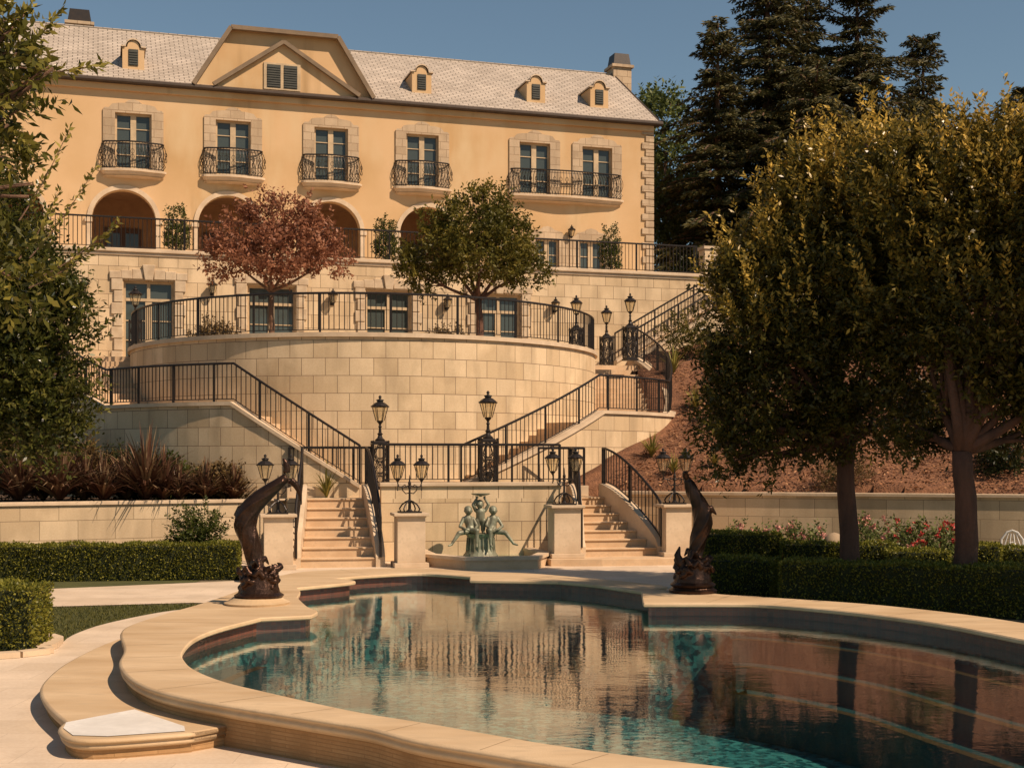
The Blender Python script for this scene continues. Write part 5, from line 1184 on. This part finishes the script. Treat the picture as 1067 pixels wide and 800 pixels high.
conifer('dark conifer standing low behind the broad garden trees', 850, 60, 55, 7, 4.6, 150, 6)
conifer('low conifer behind the forked garden tree', 1000, 130, 58, 7, 4.5, 150, 7)
# pale tree behind the house corner
Bp = [bl(690, 125, 66, 1.0, 1.5), bl(698, 180, 66, 1.3, 1.6), bl(690, 240, 65, 1.2, 1.8), bl(712, 260, 62, 1.2, 1.5), bl(676, 110, 67, .6, .6), bl(700, 215, 63, 1.5, 1.2)]
p = PD(696, 280, 65); b = (p.x, p.y, 8.5)
tree('pale_tree', 'light green leafy tree behind the right corner of the mansion', b, [(b, tuple(PD(694, 170, 65)), .2, .08, .05)]+branches(tuple(PD(694, 230, 65)), Bp, .08), Bp, dict(n=1500, nl=10, length=.6, ll=.24, lw=.12, mat='l_pale', up=.5, inner=.2, clump=.4))
p = PD(720, 275, 56); bush('dark_shrub', 'dark bushy shrub beyond the end of the top terrace railing', (p.x, p.y, 8.6), (1.9, 1.2, 1.0), 'l_dark', 700, 12, .16, .07, .4)
# the next tree of the right-hand row, whose shade and reflection reach the pool
D3 = 18.4; b3 = (11.0, D3, GZ); f3 = (10.9, D3, 3.2)
B3 = [((9.9, 18.4, 6.2), (1.5, 1.4, 1.5)), ((11.3, 18.2, 5.6), (1.8, 1.6, 1.6)), ((8.85, 18.0, 8.4), (1.05, 1.15, 1.1)), ((9.2, 17.6, 9.6), (1., 1., .8)), ((10.8, 18.6, 7.8), (1.7, 1.5, 1.3)), ((12.4, 18.6, 7), (1.5, 1.5, 1.6)), ((9.4, 18.6, 7.6), (.8, 1.1, .8))]
bigtree('broad tree standing beyond the right edge of the picture beside the pool', b3, f3, B3, .5, .2, n=2600)
# trees at the left
Dm = 24.5
Bm = [bl(20, 400, Dm, 1.0, 1.1), bl(60, 390, Dm-.2, .55, .8), bl(30, 320, Dm, .95, .9), bl(70, 350, Dm, .42, .55), bl(0, 240, Dm, .7, .8), bl(38, 290, Dm+.2, .6, .55), bl(-30, 330, Dm, 1.2, 2.6), bl(-15, 170, Dm, .5, .8), bl(40, 450, Dm, .8, .55), bl(-30, 100, Dm, .5, .8), bl(66, 300, Dm, .35, .25), bl(80, 425, Dm, .3, .5)]
p = PD(-60, 600, Dm); b = (p.x, p.y, GZ)
tree('dark_leafy_tree', 'dense dark leafy tree covering the left end of the stairs', b, [(b, tuple(PD(-30, 420, Dm)), .2, .14, .05)]+branches(tuple(PD(-30, 400, Dm)), Bm, .08, 2), Bm, dict(n=3600, nl=13, length=.45, ll=.115, lw=.05, mat='l_dkglossy', up=.5, inner=.25, clump=.15, toplit=.25))
Dn = 10.5
Bn = [bl(4, 55, Dn, .28, .36), bl(8, 130, Dn, .16, .34), bl(-12, 200, Dn, .28, .45), bl(-40, 100, Dn, .5, 1.0), bl(25, 15, Dn, .17, .18), bl(12, 290, Dn, .22, .28), bl(30, 205, Dn, .13, .2), bl(58, 72, Dn, .10, .04), bl(-60, 260, Dn, .5, .8)]
p = PD(-230, 600, Dn); b = (p.x, p.y, GZ); fk = tuple(PD(-150, 200, Dn))
tree('large_leaved_tree', 'near tree with large glossy leaves hanging in at the upper left', b, [(b, fk, .14, .09, .05)]+branches(fk, Bn, .04, 2), Bn, dict(n=400, nl=13, length=.26, ll=.10, lw=.042, mat='l_near', up=.25, inner=.15, clump=.15, toplit=.25))
# reaching twigs of the left trees
t = thing('overhanging_branch', 'leafy twigs reaching right in front of the mansion facade', 'branch', tuple(PD(20, 260, 16)), 0)
m = MB(); PP = []; AA = []
for (x0, y0, x1, y1, D) in ((20, 70, 105, 66, 10.5), (20, 230, 72, 135, 13), (30, 270, 100, 175, 14), (30, 300, 108, 250, 14), (10, 60, 62, 12, 10.5), (20, 270, 62, 200, 14), (40, 290, 122, 232, 14)):
    a_, b_ = PD(x0, y0, D), PD(x1, y1, D+.4); K = 16; pts = [a_.lerp(b_, k/K)+Vector((0, 0, -.05*math.sin(k/K*PI))) for k in range(K+1)]; m = MB(); m.tube(pts, [.008-.005*k/K for k in range(K+1)], 5); m.build('twig', 'bark', t, True)
    d = np.array((b_-a_).normalized())
    for k in range(3, K+1):
        for s_ in range(5): PP.append(np.array(pts[k])+rng.normal(size=3)*.012); AA.append(d*.8+rng.normal(size=3)*.6)
leaves('leaves', np.array(PP), np.array(AA), .08*(.7+.6*rng.random(len(PP))), .034, 'l_near', t, .35+.55*rng.random(len(PP)))

# ---------------------------------------------------------------- white chair by the wall
p = PD(1056, 560, 26.2); t = thing('garden_chair', 'small white iron chair at the right edge in front of the wall', 'chair', (p.x, p.y, GZ), R(-15))
m = MB(); m.box((0, 0, .44), (.42, .42, .03)); m.build('seat', 'white', t, bevel=.01)
m = MB(); m.tube([(-.2, .2, .45), (-.2, .24, .9), (-.1, .25, 1.04), (0, .25, 1.08), (.1, .25, 1.04), (.2, .24, .9), (.2, .2, .45)], .02, 6)
for k in (-.12, -.04, .04, .12): m.tube([(k, .2, .45), (k*1.3, .23, .75), (k*.6, .25, 1.02)], .012, 5)
m.tube([(.08*math.cos(k*PI/6), .24, .76+.09*math.sin(k*PI/6)) for k in range(13)], .012, 5); m.build('backrest', 'white', t)
for sx in (-1, 1):
    for sy in (-1, 1): m = MB(); m.tube([(sx*.18, sy*.18, .43), (sx*.2, sy*.2, .2), (sx*.22, sy*.22, 0)], .018, 6); m.build('leg', 'white', t)

S.render.engine = 'CYCLES'
S.cycles.max_bounces = 8; S.cycles.transparent_max_bounces = 12
